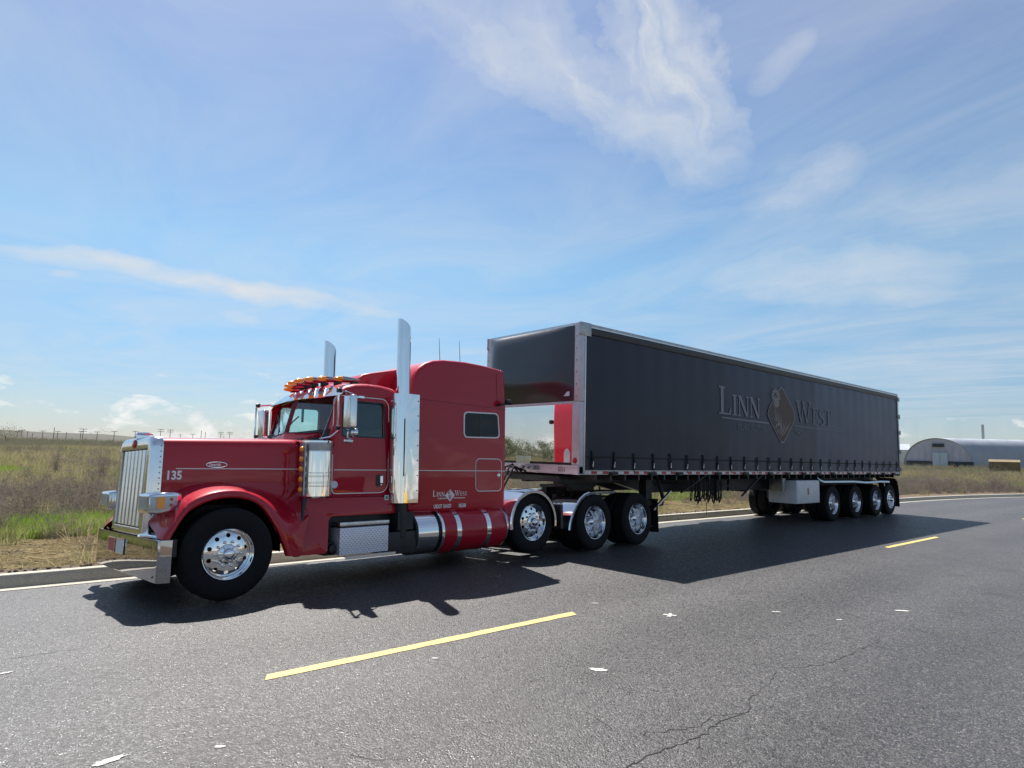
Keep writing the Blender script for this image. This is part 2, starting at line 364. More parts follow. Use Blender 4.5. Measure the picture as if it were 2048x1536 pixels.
def rrect(x0, x1, z0, z1, r, n=5):
    "rounded rectangle; r may be one radius or four (bl, br, tr, tl)"
    r = r if hasattr(r, '__len__') else (r,)*4; P = []
    for (cx, cz, a, rr) in ((x0+r[0], z0+r[0], PI, r[0]), (x1-r[1], z0+r[1], 1.5*PI, r[1]), (x1-r[2], z1-r[2], 0, r[2]), (x0+r[3], z1-r[3], .5*PI, r[3])):
        for k in range(n+1): P.append((cx+rr*math.cos(a+k*PI/2/n), cz+rr*math.sin(a+k*PI/2/n)))
    return P
def circ(x, z, r, n=16): return [(x+r*math.cos(2*PI*k/n), z+r*math.sin(2*PI*k/n)) for k in range(n)]
def thing(name, label, cat, loc=(0, 0, 0), group=None, rot=None):
    o = bpy.data.objects.new(name, None); COL.objects.link(o); o.location = loc; o.empty_display_size = .3
    if rot: o.rotation_euler = rot
    return tag(o, label, cat, group)
def tag(o, label, cat, group=None, kind=None):
    o['label'] = label; o['category'] = cat
    if group: o['group'] = group
    if kind: o['kind'] = kind
    return o
def struct(o): o['kind'] = 'structure'; return o
def copy_tree(o, parent=None):
    c = o.copy(); COL.objects.link(c)
    if parent is not None: c.parent = parent
    for ch in list(o.children): copy_tree(ch, c)
    return c
def text_mesh(txt, size, mapf, name='lettering', off=0., sx=1., align='LEFT', th=.0015):
    "flat lettering as mesh; mapf(u, v, w) -> 3D"
    cu = bpy.data.curves.new('t', 'FONT'); cu.body = txt; cu.size = size; cu.offset = off; cu.align_x = align; cu.resolution_u = 3
    to = bpy.data.objects.new('t', cu); COL.objects.link(to)
    bpy.context.view_layer.update(); dg = bpy.context.evaluated_depsgraph_get()
    me = bpy.data.meshes.new_from_object(to.evaluated_get(dg)); bpy.data.objects.remove(to)
    g = G(); g.add([mapf(v.co.x*sx, v.co.y, 0) for v in me.vertices], [tuple(p.vertices) for p in me.polygons])
    return g
# serif capitals drawn as strokes (polygons), unit height 1
def serif(ch):
    T, t, s = .17, .075, .06
    def R(x0, x1, z0, z1): return [(x0, z0), (x1, z0), (x1, z1), (x0, z1)]
    if ch == 'I': return .40, [R(.115, .285, 0, 1), R(0, .40, 0, s), R(0, .40, 1-s, 1)]
    if ch == 'L': return .72, [R(.10, .27, 0, 1), R(0, .62, 0, s), R(0, .37, 1-s, 1), [(.60, 0), (.70, 0), (.70, .27), (.655, .27), (.60, s)]]
    if ch == 'N': return .92, [R(.09, .165, 0, 1), R(0, .26, 0, s), [(0, 1), (.25, 1), (.86, .0), (.66, 0), (.09, .92), (0, .94)], R(.77, .845, .12, 1), R(.68, .93, 1-s, 1)]
    if ch == 'W': return 1.26, [[(.06, 1), (.24, 1), (.46, 0), (.38, 0)], [(.62, 1), (.68, 1), (.46, 0), (.39, 0)], [(.52, 1), (.69, 1), (.92, 0), (.84, 0)], [(1.12, 1), (1.18, 1), (.92, 0), (.85, 0)], R(0, .34, 1-s, 1), R(1.03, 1.28, 1-s, 1)]
    if ch == 'E': return .68, [R(.10, .27, 0, 1), R(0, .60, 0, s), R(0, .58, 1-s, 1), R(.2, .46, .47, .47+s), R(.42, .48, .38, .63), [(.55, 0), (.66, 0), (.66, .25), (.62, .25), (.55, s)], [(.53, 1), (.62, 1), (.62, .78), (.58, .78), (.53, 1-s)]]
    if ch == 'T': return .80, [R(.31, .48, 0, 1), R(.20, .59, 0, s), R(.04, .75, 1-s, 1), R(0, .06, .76, 1), R(.73, .79, .76, 1)]
    if ch == 'S':
        pts = []
        for k in range(25):
            a = k/24
            if a < .5: th = math.radians(40+ (a*2)*230); c = (.30, .735); r = (.225, .215)
            else: th = math.radians(90-(a-.5)*2*230); c = (.30, .265); r = (.245, .225)
            pts.append((c[0]+r[0]*math.cos(th), c[1]+r[1]*math.sin(th)))
        qs = []
        for i in range(24):
            w = .035+.065*math.sin(PI*i/24)**2; w2 = .035+.065*math.sin(PI*(i+1)/24)**2
            (x, z), (x2, z2) = pts[i], pts[i+1]; L = math.hypot(x2-x, z2-z) or 1; nx, nz = -(z2-z)/L, (x2-x)/L
            qs.append([(x-nx*w, z-nz*w), (x2-nx*w2, z2-nz*w2), (x2+nx*w2, z2+nz*w2), (x+nx*w, z+nz*w)])
        return .62, qs
def serif_word(word, h, x, z, mapf, small=.74, gap=.10, sx=1.):
    "big first capital, small capitals after; returns G and end x"
    g = G(); 
    for i, ch in enumerate(word):
        hh = h if i == 0 else h*small; w, polys = serif(ch)
        for k, P in enumerate(polys):
            g.add([mapf(x+p[0]*hh*sx, z+p[1]*hh, .0002*k) for p in P], [tuple(range(len(P)))])
        x += (w+gap)*hh*sx
    return g, x
def logo(parent, mapf, X0, Z0, h, mlet, mleaf, mdark, full_t=True):
    "word, diamond emblem with a plant, second word, rules and small lines. h = height of the big capital"
    g, xe = serif_word('LINN', h, X0, Z0, mapf); g.build('lettering', mlet, parent, smooth=False)
    dx = xe+h*1.10; dz = Z0+h*.12; dw, dt, db = h*1.12, h*1.08, h*1.05
    def diam(s): return [(dx-dw*s, dz), (dx-dw*.15*s, dz+dt*.87*s), (dx, dz+dt*s), (dx+dw*.15*s, dz+dt*.87*s), (dx+dw*s, dz), (dx+dw*.12*s, dz-db*.9*s), (dx, dz-db*s), (dx-dw*.12*s, dz-db*.9*s)]
    e = plate(diam(1), [diam(.93)], lambda u, v, w: mapf(u, v, .001), 0); e.build('emblem_border', mlet, parent, smooth=False)
    e = G(); e.add([mapf(u, v, .0006) for u, v in diam(.93)], [tuple(range(8))]); em = e.build('emblem', mdark, parent, smooth=False)
    b = G()
    for k in range(-4, 5):                                            # stalks fanning out of the lower tip
        a = k*.13; top = h*(1.15 if abs(k) > 1 else 1.45); x0, z0 = dx, dz-db*.78
        x1, z1 = x0+math.sin(a)*top*.8, z0+math.cos(a)*top*.8
        w = h*.022; b.add([mapf(x0-w*.4, z0, .002), mapf(x0+w*.4, z0, .002), mapf(x1+w, z1, .002), mapf(x1-w, z1, .002)], [(0, 1, 2, 3)])
    cx, cz = dx-dw*.28, dz+dt*.62                                      # flower head
    for k in range(11):
        a = -.3+k*PI*1.15/10; r0, r1 = h*.10, h*.42; w = h*.035
        ux, uz = math.cos(a), math.sin(a)
        b.add([mapf(cx+ux*r0-uz*w*.4, cz+uz*r0+ux*w*.4, .0024), mapf(cx+ux*r0+uz*w*.4, cz+uz*r0-ux*w*.4, .0024), mapf(cx+ux*r1+uz*w, cz+uz*r1-ux*w, .0024), mapf(cx+ux*r1-uz*w, cz+uz*r1+ux*w, .0024)], [(0, 1, 2, 3)])
    b.add([mapf(cx+h*.17*math.cos(t), cz-h*.22+h*.20*math.sin(t), .0028) for t in [2*PI*k/12 for k in range(12)]], [tuple(range(12))])
    b.build('emblem_plant', mleaf, parent, smooth=False)
    g, xf = serif_word('WEST' if full_t else 'WEST', h*.94, dx+dw*.98, Z0+h*.02, mapf); g.build('lettering', mlet, parent, smooth=False)
    return dx, dz, dw, xf

# ------------------------------------------------------------------ ground
def sstep(a, b, x):
    t = np.clip((x-a)/(b-a), 0, 1); return t*t*(3-2*t)
def yk(x): return 2.42 + .18*sstep(0, 12, np.asarray(x, float)) - .0062*np.clip(np.asarray(x, float)-28, 0, 40)**2 - .5*np.clip(np.asarray(x, float)-68, 0, 1e4)
def gz(x, y):
    "road height: falls gently towards the kerb near the tractor"
    x = np.asarray(x, float); y = np.asarray(y, float)
    c = -.045*(1-sstep(7.5, 12, x)); return c*np.clip(y+.38, 0, 2.9)*(1-0*y)
def noise2(x, y, seed, n=5):
    r = np.random.default_rng(seed); z = 0*x
    for k in range(n):
        a = r.uniform(0, 2*PI); f = r.uniform(.6, 1.4); z = z+np.sin((x*np.cos(a)+y*np.sin(a))*f+r.uniform(0, 7))
    return z/n
def fz(x, y):
    "field height beyond the kerb"
    x = np.asarray(x, float); y = np.asarray(y, float); d = y-yk(x)
    kz = gz(x, yk(x))+.155
    h = kz - .03*sstep(0, .6, d) + sstep(2, 40, d)*.25 + noise2(x/9, y/9, 1)*.16*sstep(1, 15, d) + noise2(x/45, y/45, 3)*.9*sstep(30, 120, d)
    h = h + sstep(90, 420, d)*1.2*(1-sstep(40, 160, x))
    return h
def sheet(xs, ys, fn, name, m, uvy=None):
    rows = [[(x, *fn(x, y)) for y in ys] for x in xs]
    g = G(); g.grid(rows); return g.build(name, m)
xs_r = list(np.concatenate([np.arange(-60, -6, 3.), np.arange(-6, 30, .75), np.arange(30, 260, 4.)]))
def roadpt(x, t):
    "t 0..1 from the gutter edge to the near road edge"
    ye = float(yk(x))-.30; y = ye+( -12.5-ye)*t if x < 68 else ye - t*13; return y, float(gz(x, y))
ts = [0, .03, .06, .1, .14, .18, .22, .3, .45, .6, .8, 1]
struct(sheet(xs_r, ts, roadpt, 'road', 'asphalt'))
# gutter pan and kerb, in cast lengths
gp = thing; kg = G(); seg = 3.05
kerb = bpy.data.objects.new('kerb', None); COL.objects.link(kerb); struct(kerb); kerb.location = (0, 2.5, 0)
X = -39.0
while X < 90:
    a, b = X+.006, X+seg-.006; prof_pts = []
    for x in np.linspace(a, b, 4):
        y0 = float(yk(x)); g0 = float(gz(x, y0)); gr = float(gz(x, y0-.30))
        jz = rng.normal(0, .001)
        prof_pts.append([(x, y0-.301, gr-.06), (x, y0-.300, gr+.006), (x, y0-.16, g0+(gr-g0)*.5+.001), (x, y0-.02, g0-.002), (x, y0+.015, g0+.125), (x, y0+.035, g0+.150+jz), (x, y0+.15, g0+.155+jz), (x, y0+.165, g0+.145), (x, y0+.166, g0-.06)])
    g = G(); rows = prof_pts; g.grid(rows); g.cap(rows[0]); g.cap(rows[-1][::-1])
    o = g.build('kerb_stone', 'concrete', kerb); o.location = (0, -2.5, 0)
    X += seg
# far kerb side: dry land behind the photographer
def farland(x, t):
    y = -12.5 - t*t*600; return y, .08+1.2*t
struct(sheet(list(np.arange(-400, 401, 40.)), [0, .05, .1, .2, .4, .7, 1], farland, 'dry_land', 'verge_soil'))
# field
xs_f = sorted(set(list(np.arange(-60, 80, 2.))+list(-60-np.geomspace(4, 900, 26))+list(80+np.geomspace(4, 1400, 26))))
ds = [0.16, .4, .8, 1.4, 2.2, 3.2, 4.5, 6, 8, 10, 13, 16, 20, 25, 31, 38, 46, 56, 68, 82, 100, 125, 155, 195, 250, 330, 450, 650, 1000, 1600]
def fpt(x, d): y = float(yk(min(x, 300)))+d; return y, float(fz(min(x, 300), y))-(.012 if d < .2 else 0)
fo = sheet(xs_f, ds, fpt, 'field', 'field_soil'); struct(fo)
vs_ = sheet([x for x in xs_f if -60 <= x <= 60], [.17, .5, 1, 1.6, 2.2, 2.9], lambda x, d: (fpt(x, d+.35*math.sin(x*1.3)*(d > 2)+.2*math.sin(x*3.1)*(d > 2))[0], fpt(x, d)[1]+.006+.0*d), 'verge', 'verge_soil'); struct(vs_)
# distant hills
def hills():
    rows = []
    az = np.radians(np.arange(-110, 111, 1.5))
    for r, hf in ((900, 0), (1300, .45), (1800, 1.), (2600, 1.0), (4000, .4)):
        row = []
        for a in az:
            deg = math.degrees(a); h = 1.68 + r*math.tan(math.radians(.36+.33*math.exp(-((deg-4)/11)**2)+.25*math.exp(-((deg+35)/20)**2)+.06*math.sin(deg*.33)+.05*math.sin(deg*.9)))
            row.append((CAM.x+r*math.sin(a), CAM.y+r*math.cos(a), h*hf if hf else -3))
        rows.append(row)
    g = G(); g.grid(rows); struct(g.build('hills', 'hill_soil'))
hills()
# road markings
def dash(x0, x1, label):
    g = G(); n = 24; rows = []
    for i in range(n+1):
        x = x0+(x1-x0)*i/n; y = -2.935 if x < 8 else -2.90; e = .004
        rows.append([(x, y-.056+rng.normal(0, e), float(gz(x, y))+.004), (x, y+.056+rng.normal(0, e), float(gz(x, y))+.004)])
    rows[0][0] = (rows[0][0][0]-.06, *rows[0][0][1:]); rows[-1][1] = (rows[-1][1][0]+.05, *rows[-1][1][1:])
    g.grid(rows); o = g.build('lane_marking', 'yellow_paint', smooth=False); struct(o); return o
dash(-.47, 2.77, ''); dash(12.05, 15.25, ''); dash(24.3, 27.4, '')
# cracks in the asphalt: thin dark open joints
def unp(u, v, z=.0):
    d = Rv*((u-1024)/1270.27) - Uv*((v-768)/1270.27) + Fv; t = (z-CAM.z)/d.z; return CAM+d*t
mat('crack_dark', (.012, .012, .012), .9)
def crack(pix, w):
    P = [unp(*p) for p in pix]; pts = []
    for a, b in zip(P[:-1], P[1:]):
        n = max(2, int((b-a).length/.045))
        for k in range(n): pts.append(a.lerp(b, k/n)+Vector((rng.normal(0, .011), rng.normal(0, .011), 0)))
    pts.append(P[-1]); rows = []
    for i, p in enumerate(pts):
        d = (pts[min(i+1, len(pts)-1)]-pts[max(0, i-1)]); d.z = 0; d.normalize(); nrm = Vector((-d.y, d.x, 0)); ww = w*rng.uniform(.3, 1.3)*(1-.6*i/len(pts))
        rows.append([(p+nrm*ww)[:2]+(.0025,), (p-nrm*ww)[:2]+(.0025,)])
    g = G(); g.grid(rows); struct(g.build('road_crack', 'crack_dark', smooth=False))
crack([(1255, 1535), (1330, 1500), (1395, 1475), (1450, 1440), (1498, 1424), (1497, 1395), (1540, 1368), (1553, 1342)], .0055)
crack([(1280, 1468), (1340, 1462), (1390, 1455), (1420, 1433), (1470, 1428), (1498, 1423)], .004)
crack([(1535, 1334), (1600, 1335), (1660, 1327), (1705, 1305), (1750, 1285), (1765, 1270)], .004)
crack([(1172, 1424), (1210, 1448), (1225, 1460), (1280, 1466), (1330, 1495)], .003)
crack([(5, 1320), (60, 1312), (130, 1302), (195, 1290)], .0035)
crack([(200, 1302), (212, 1295), (218, 1288)], .003)
crack([(700, 1510), (760, 1520), (830, 1516), (900, 1508)], .0025)
crack([(1395, 1500), (1400, 1475)], .003)
def fleck(u, v, pts, label, sc=1.):
    c = unp(u, v); g = G(); n = len(pts)
    top = [(p[0]*sc, p[1]*sc, .0045) for p in pts]; bot = [(p[0]*sc, p[1]*sc, .0035) for p in pts]
    g.add(top+bot, [tuple(range(n))]+[(i, (i+1) % n, n+(i+1) % n, n+i) for i in range(n)])
    tag(g.build('paint_fleck', 'white_paint', smooth=False, loc=(c.x, c.y, float(gz(c.x, c.y)))), label, 'paint fleck', 'white flecks on the asphalt')
def blob(L, Wd, seed, n=22, ang=-.7):
    r = np.random.default_rng(seed); P = []
    for k in range(n):
        a = 2*PI*k/n; q = r.uniform(.6, 1.05)*(.85 if k % 2 else 1); x, y = L*q*math.cos(a), Wd*q*math.sin(a); P.append((x*math.cos(ang)-y*math.sin(ang), x*math.sin(ang)+y*math.cos(ang)))
    return P
fleck(1197, 1340, blob(.10, .045, 2, ang=-1.0), 'largest solid white fleck on the asphalt, right of the near yellow dash')
fleck(218, 1522, blob(.11, .035, 3, ang=.2), 'long ragged white fleck at the bottom left of the road')
fleck(1338, 1231, [(-.09, -.02), (-.02, .0), (-.05, .07), (0, .08), (.03, .02), (.09, .07), (.11, .03), (.05, -.01), (.09, -.07), (.04, -.08), (.01, -.03), (-.05, -.07)], 'white cross shaped fleck on the road beyond the near yellow dash', .8)
fleck(440, 1494, blob(.035, .022, 5), 'small round white fleck near the bottom of the road, left of centre')
fleck(1804, 1222, blob(.12, .035, 6, ang=-.8), 'white streak on the road far to the right of the yellow dash')
fleck(1552, 1224, blob(.07, .02, 7, ang=-.8), 'thin white streak midway between the cross shaped fleck and the right edge')
fleck(1678, 1240, blob(.05, .02, 8), 'faint white fleck just in front of the right hand streak')
fleck(1190, 1207, blob(.06, .015, 9, ang=-.7), 'thin white streak just past the end of the near yellow dash')
fleck(870, 1317, blob(.035, .018, 10), 'small pale fleck on the camera side of the yellow dash')
fleck(8, 1347, blob(.06, .02, 13, ang=.1), 'white fleck cut by the left edge of the picture')

# ------------------------------------------------------------------ wheels
YC = 1.22                                                    # tractor centre line
def tyre_mesh(r=.502, w=.27, rim=.285):
    pr = [(rim+.005, .05), (rim-.004, .025), (rim+.02, .008), (rim+.07, -.006), (rim+.13, -.010), (r-.045, .0), (r-.018, .012), (r-.004, .028)]
    nr = 5; x = .028; gw = .009; rw = (w-2*.028-(nr-1)*gw)/nr
    for k in range(nr):
        pr += [(r, x+.002), (r+.001, x+rw-.002)]; x += rw
        if k < nr-1: pr += [(r-.014, x+.001), (r-.014, x+gw-.001)]; x += gw
    pr += [(r-.004, w-.028), (r-.018, w-.012), (r-.045, w), (rim+.13, w+.010), (rim+.07, w+.006), (rim+.02, w-.008), (rim-.004, w-.025), (rim+.005, w-.05)]
    return G().lathe(pr, n=72).mesh('tyre', ang=30)
def spoke_plate(R0, R1, hr, hole_r, n, f, th=.012):
    "disc with hand holes, dished by f(r)"
    outer = circ(0, 0, R1, 64); holes = [circ(hole_r*math.cos(2*PI*(k+.5)/n), hole_r*math.sin(2*PI*(k+.5)/n), hr, 14) for k in range(n)]
    # rings of extra points keep the dish round
    bm = bmesh.new(); es = []
    for lp in [outer, circ(0, 0, R0, 40)]+holes:
        vs = [bm.verts.new((p[0], p[1], 0)) for p in lp]
        for i in range(len(vs)): es.append(bm.edges.new((vs[i], vs[(i+1) % len(vs)])))
    bmesh.ops.triangle_fill(bm, edges=es, use_beauty=True)
    bmesh.ops.subdivide_edges(bm, edges=[e for e in bm.edges if not e.is_boundary], cuts=1)
    bmesh.ops.triangulate(bm, faces=bm.faces)
    g = G(); bm.verts.index_update()
    V = [(v.co.x, f(math.hypot(v.co.x, v.co.y)), v.co.y) for v in bm.verts]; n0 = len(V)
    F = [tuple(v.index for v in q.verts) for q in bm.faces]
    B = [(e.verts[0].index, e.verts[1].index) for e in bm.edges if e.is_boundary]; bm.free()
    g.add(V+[(x, y+th, z) for x, y, z in V], F+[tuple(i+n0 for i in q[::-1]) for q in F]+[(a, b, b+n0, a+n0) for a, b in B])
    return g
TY = tyre_mesh(); TY_S = tyre_mesh(.498, .27, .264)
RIMP = [(.300, .012), (.303, .004), (.298, -.002), (.290, .002), (.284, .020), (.276, .040), (.268, .060), (.262, .10)]
# flat faced polished wheel (steering, lift and last trailer axle)
rim_single = G().lathe(RIMP+[(.262, .20), (.28, .24), (.29, .262)], n=64).mesh('rim')
f_single = lambda r: .052-.030*max(0, min(1, (.255-r)/.10)) + .0
disc_single = spoke_plate(.11, .266, .026, .215, 10, lambda r: .058 if r > .262 else .030+.026*((r-.11)/.155)**2).mesh('wheel_disc', ang=50)
lug = G().lathe([(0, -.040), (.012, -.040), (.017, -.033), (.017, 0), (.020, .004), (.020, .03)], n=12).mesh('lug_nut', ang=60)
hub_steer = G().lathe([(0, -.045), (.030, -.045), (.052, -.038), (.066, -.022), (.068, .004), (.080, .008), (.10, .010), (.112, .016), (.118, .034)], n=32)
for k in range(10):
    a = 2*PI*(k+.5)/10; hub_steer.bar((.062*math.cos(a), .0, .062*math.sin(a)), (.105*math.cos(a), .008, .105*math.sin(a)), .014, .010)
hub_steer = hub_steer.mesh('hub_cap')
hub_lift = G().lathe([(0, -.085), (.020, -.084), (.045, -.070), (.064, -.045), (.070, -.015), (.074, .0), (.11, .012), (.118, .034)], n=32).mesh('hub_cap')
# deep dish outer dual
rim_dual = G().lathe([(.300, .012), (.303, .004), (.298, -.002), (.290, .002), (.285, .020), (.268, .045), (.262, .10), (.255, .16), (.245, .205), (.235, .225), (.228, .235)], n=64).mesh('rim')
disc_dual = spoke_plate(.115, .236, .024, .190, 10, lambda r: .232-.020*(1-abs(r-.17)/.07)).mesh('wheel_disc', ang=50)
hub_dual = G().lathe([(0, .055), (.020, .056), (.045, .065), (.066, .085), (.078, .115), (.082, .150), (.082, .19), (.110, .205), (.118, .235)], n=32).mesh('hub_cap')
drum = G().lathe([(.0, .26), (.20, .26), (.215, .27), (.215, .50), (0, .50)], n=32).mesh('brake_drum')
def wheel(parent, x, y, z, side=1, dual=False, hub=None, steer_rot=0., k_=1.):
    "wheel group: child Empty is avoided, the tyre carries the rest as sub-parts"
    rot = (0, 0, PI if side < 0 else 0)
    if steer_rot: rot = (0, 0, rot[2]+steer_rot)
    t = ob('wheel', TY if k_ == 1 else TY_S, 'rubber', parent, (x, y, z), rot); n_ = 0
    ob('rim', rim_dual if dual else rim_single, 'polished' if dual else 'chrome', t)
    ob('wheel_disc', disc_dual if dual else disc_single, 'polished' if dual else 'chrome', t)
    ob('hub_cap', hub or (hub_dual if dual else hub_lift), 'chrome', t)
    for k in range(10):
        a = 2*PI*k/10; ob('lug_nut', lug, 'chrome', t, (.143*math.cos(a), .208 if dual else .036, .143*math.sin(a)))
    ob('brake_drum', drum, 'black_frame', t, (0, 0.0 if dual else -.12, 0))
    if dual: ob('inner_tyre', TY, 'rubber', t, (0, .305, 0))
    if k_ != 1:
        for c in t.children: c.scale = (k_, 1, k_); c.location = (c.location.x*k_, c.location.y, c.location.z*k_)
    return t

# ------------------------------------------------------------------ tractor
T = thing('semi_truck', 'red long nosed semi truck with chrome grille and tall exhaust stacks, parked at the kerb', 'truck', (0, -.38, 0))
psi, rho = .066, -.045
T.rotation_euler = (rho, .003, psi)
def side(y): return 2*YC-y
# hood
def hood():
    g = G(); rows = []
    for i in range(25):
        s = i/24; x = -.57+1.66*s
        yh = .60-.12*s; zt = 1.785+.045*s; z0 = 1.19
        r = .085+.03*s; row = []
        half = [(yh+.004, z0), (yh, 1.32), (yh, zt-r)]
        for k in range(1, 6):
            a = k*PI/2/5; half.append((yh+r-r*math.cos(a), zt-r+r*math.sin(a)))
        for k in range(1, 7):
            q = k/6; half.append((yh+r+(YC-yh-r)*q, zt+.035*math.sin(q*PI/2)))
        row = [(x, y, z) for y, z in half]+[(x, side(y), z) for y, z in half[-2::-1]]
        if s > .93: row = [(xx, yy, zz-.05*((s-.93)/.07)**2) for xx, yy, zz in row]
        rows.append(row)
    g.grid(rows); return g.build('hood', 'red_paint', T, ang=30)
H = hood()
def fender(sd):
    g = G(); A = []; B = []
    stn = [(-.615, .66, -.69, .72), (-.595, .72, -.66, .86), (-.555, .80, -.61, 1.04), (-.50, .90, -.56, 1.20), (-.42, 1.0, -.50, 1.24), (-.30, 1.07, -.38, 1.265), (-.16, 1.115, -.2, 1.28), (0, 1.13, 0, 1.285), (.16, 1.115, .22, 1.285),
           (.29, 1.06, .50, 1.28), (.40, .97, .80, 1.28), (.485, .86, 1.05, 1.27), (.56, .74, 1.04, 1.1), (.62, .62, .98, .92), (.665, .52, .93, .70), (.70, .42, .88, .41)]
    def cr(P, n):                                            # smooth resample
        out = []
        for i in range(len(P)-1):
            p0, p1, p2, p3 = P[max(0, i-1)], P[i], P[i+1], P[min(len(P)-1, i+2)]
            for k in range(n):
                t = k/n; out.append(tuple(.5*((2*b)+(-a+c)*t+(2*a-5*b+4*c-d)*t*t+(-a+3*b-3*c+d)*t**3) for a, b, c, d in zip(p0, p1, p2, p3)))
        return out+[P[-1]]
    P = cr(stn, 4); rows = []
    for i, (ax, az, bx, bz) in enumerate(P):
        s = i/(len(P)-1); L = math.hypot(bx-ax, bz-az); ux, uz = (bx-ax)/L, (bz-az)/L
        hx = min(1, max(0, (bx+.57)/1.66)); yh = .60-.12*hx-.004
        low = min(1, max(0, (1.18-bz)/.30)) if s > .5 else 0; yh = min(yh, .59)     # behind the wheel the panel comes out flush with the cab skirt
        yB = yh*(1-low)+.075*low
        wdt = .15+.32*min(1, max(0, (s-.55)/.25)); row = []
        row.append((ax-ux*.0, .10, az-uz*.012)); row.append((ax-ux*.006, .036, az-uz*.012)); row.append((ax, .026, az)); 
        for k in range(1, 19):
            q = k/18; d = L*q; dd = min(1, d/wdt)
            flat = .055
            if d < flat: y = .024+.006*(d/flat)**2
            else:
                e = min(1, (d-flat)/max(.01, wdt-flat)); y = .030+(yB-.030)*(1-math.cos(e*PI/2)) if s < .55 else .030+(yB-.030)*(e*e*(3-2*e))
            row.append((ax+ux*d, y, az+uz*d))
        rows.append([(x, y if sd > 0 else side(y), z) for x, y, z in row])
    g.grid(rows); return g.build('fender', 'red_paint', T, ang=45)
fender(1); fender(-1)
# black inner wheel housings and engine bay
for sd in (1, -1):
    g = G(); rows = []
    for k in range(17):
        a = PI*(k/16)*1.02-.03; x, z = .612*math.cos(a), .50+.615*math.sin(a); rows.append([(x, .040 if sd > 0 else side(.040), z), (x, 1.1 if sd > 0 else side(1.1), z)])
    g.grid(rows); g.build('wheel_well', 'void_black', T)
g = G().box(-.50, 1.3, .66, 1.78, .55, 1.02).box(-.55, -.45, .66, 1.78, .5, 1.5); g.build('engine_block', 'black_frame', T)
# pinstripes, badge, fleet number
def side_map(x0, y, z0): return lambda u, v, w: (x0+u, y-.002-w, z0+v)
def hood_map(u, v, w):
    s = (u+.57)/1.66; return (u, .60-.12*s-.003-w, v)
def stripe(P, w, y, parent, name='pinstripe', m='grey_decal', closed=False):
    g = G(); rows = []; n = len(P)
    for i, p in enumerate(P):
        a = P[i-1] if (i or closed) else p; b = P[(i+1) % n] if (i < n-1 or closed) else p; dx, dz = b[0]-a[0], b[1]-a[1]; L = math.hypot(dx, dz) or 1; nx, nz = -dz/L*w/2, dx/L*w/2
        yy = y(p[0]) if callable(y) else y
        rows.append([(p[0]+nx, yy, p[1]+nz), (p[0]+nx*.5, yy-.0025, p[1]+nz*.5), (p[0]-nx*.5, yy-.0025, p[1]-nz*.5), (p[0]-nx, yy, p[1]-nz)])
    if closed: rows.append(rows[0])
    g.grid(rows); return g.build(name, m, parent, smooth=False)
stripe([(-.42, 1.445), (1.0, 1.445)], .012, lambda x: .60-.12*(x+.57)/1.66-.004, H)
g = text_mesh('135', .135, lambda u, v, w: hood_map(-.52+u, 1.325+v, w+.004), off=.005, sx=.85); g.build('fleet_number', 'white_decal', H, smooth=False)
bd = [(.02+.115*math.cos(a), 1.493+.032*math.sin(a)) for a in [2*PI*k/28 for k in range(28)]]
stripe(bd, .010, lambda x: .60-.12*(x+.57)/1.66-.005, H, 'badge_ring', 'chrome', True)
g = text_mesh('Peterbilt', .046, lambda u, v, w: hood_map(-.065+u+v*.25, 1.479+v, w), off=.0015, sx=.80); g.build('badge_lettering', 'white_decal', H, smooth=False)
# grille surround
def surround():
    rows = []
    N = 26
    def sect(inset, x):
        y0, y1, z0, z1 = .585+inset, side(.585)-inset, .70+inset*.4, 1.815-inset
        return [(x, p[0], p[1]) for p in rrect(y0, y1, z0, z1, (.03, .03, .12, .12), 7)]
    g = G(); prof = [(0, -.56), (0, -.60), (.002, -.665), (.012, -.695), (.030, -.712), (.055, -.718), (.085, -.718)]
    g.grid([sect(i, x) for i, x in prof], True)
    # front face ring down to the opening
    out = rrect(.67, side(.67), .734, 1.73, (.02, .02, .05, .05), 7); inn = rrect(.705, side(.705), .79, 1.67, .03, 7)
    g.grid([[(-.718, p[0], p[1]) for p in out], [(-.719, p[0]*1.0, p[1]) for p in [(a[0]*.5+b[0]*.5, a[1]*.5+b[1]*.5) for a, b in zip(out, inn)]], [(-.712, p[0], p[1]) for p in inn], [(-.65, p[0], p[1]) for p in inn]], True)
    g.v = [(x+.028*(z-.72)*max(0, min(1, (-.56-x)/.14)), y, z) for x, y, z in g.v]
    return g.build('grille_surround', 'polished', T, ang=50)
GS = surround()
G().box(-.63, -.60, .69, side(.69), .77, 1.69).build('radiator_screen', 'black_plastic', T)
gb = G(); bw = .098
gb = G().lathe([(0, 0), (.049, 0)], 'z', n=8) 
def gbar():
    g = G(); rows = []
    for z in (.80, 1.66):
        row = []
        for k in range(9):
            a = -PI/2+PI*k/8; row.append((-.680-.024*math.cos(a), .035*math.sin(a), z))
        row += [(-.66, .035, z), (-.66, -.035, z)]; rows.append(row)
    rows = [[(x+.028*(z-.72), y, z) for x, y, z in q] for q in rows]
    g.grid(rows, True); g.cap(rows[0]); g.cap(rows[1][::-1]); return g.mesh('grille_bar', ang=50)
GB = gbar()
for k in range(7): ob('grille_bar', GB, 'polished', T, (0, .782+k*(side(.782)-.782)/6, 0))
e = G().lathe([(0, -.022), (.04, -.018), (.052, -.008), (.056, .004)], 'x', (-.690, YC, 1.735), 24).build('grille_badge', 'red_lens', GS)
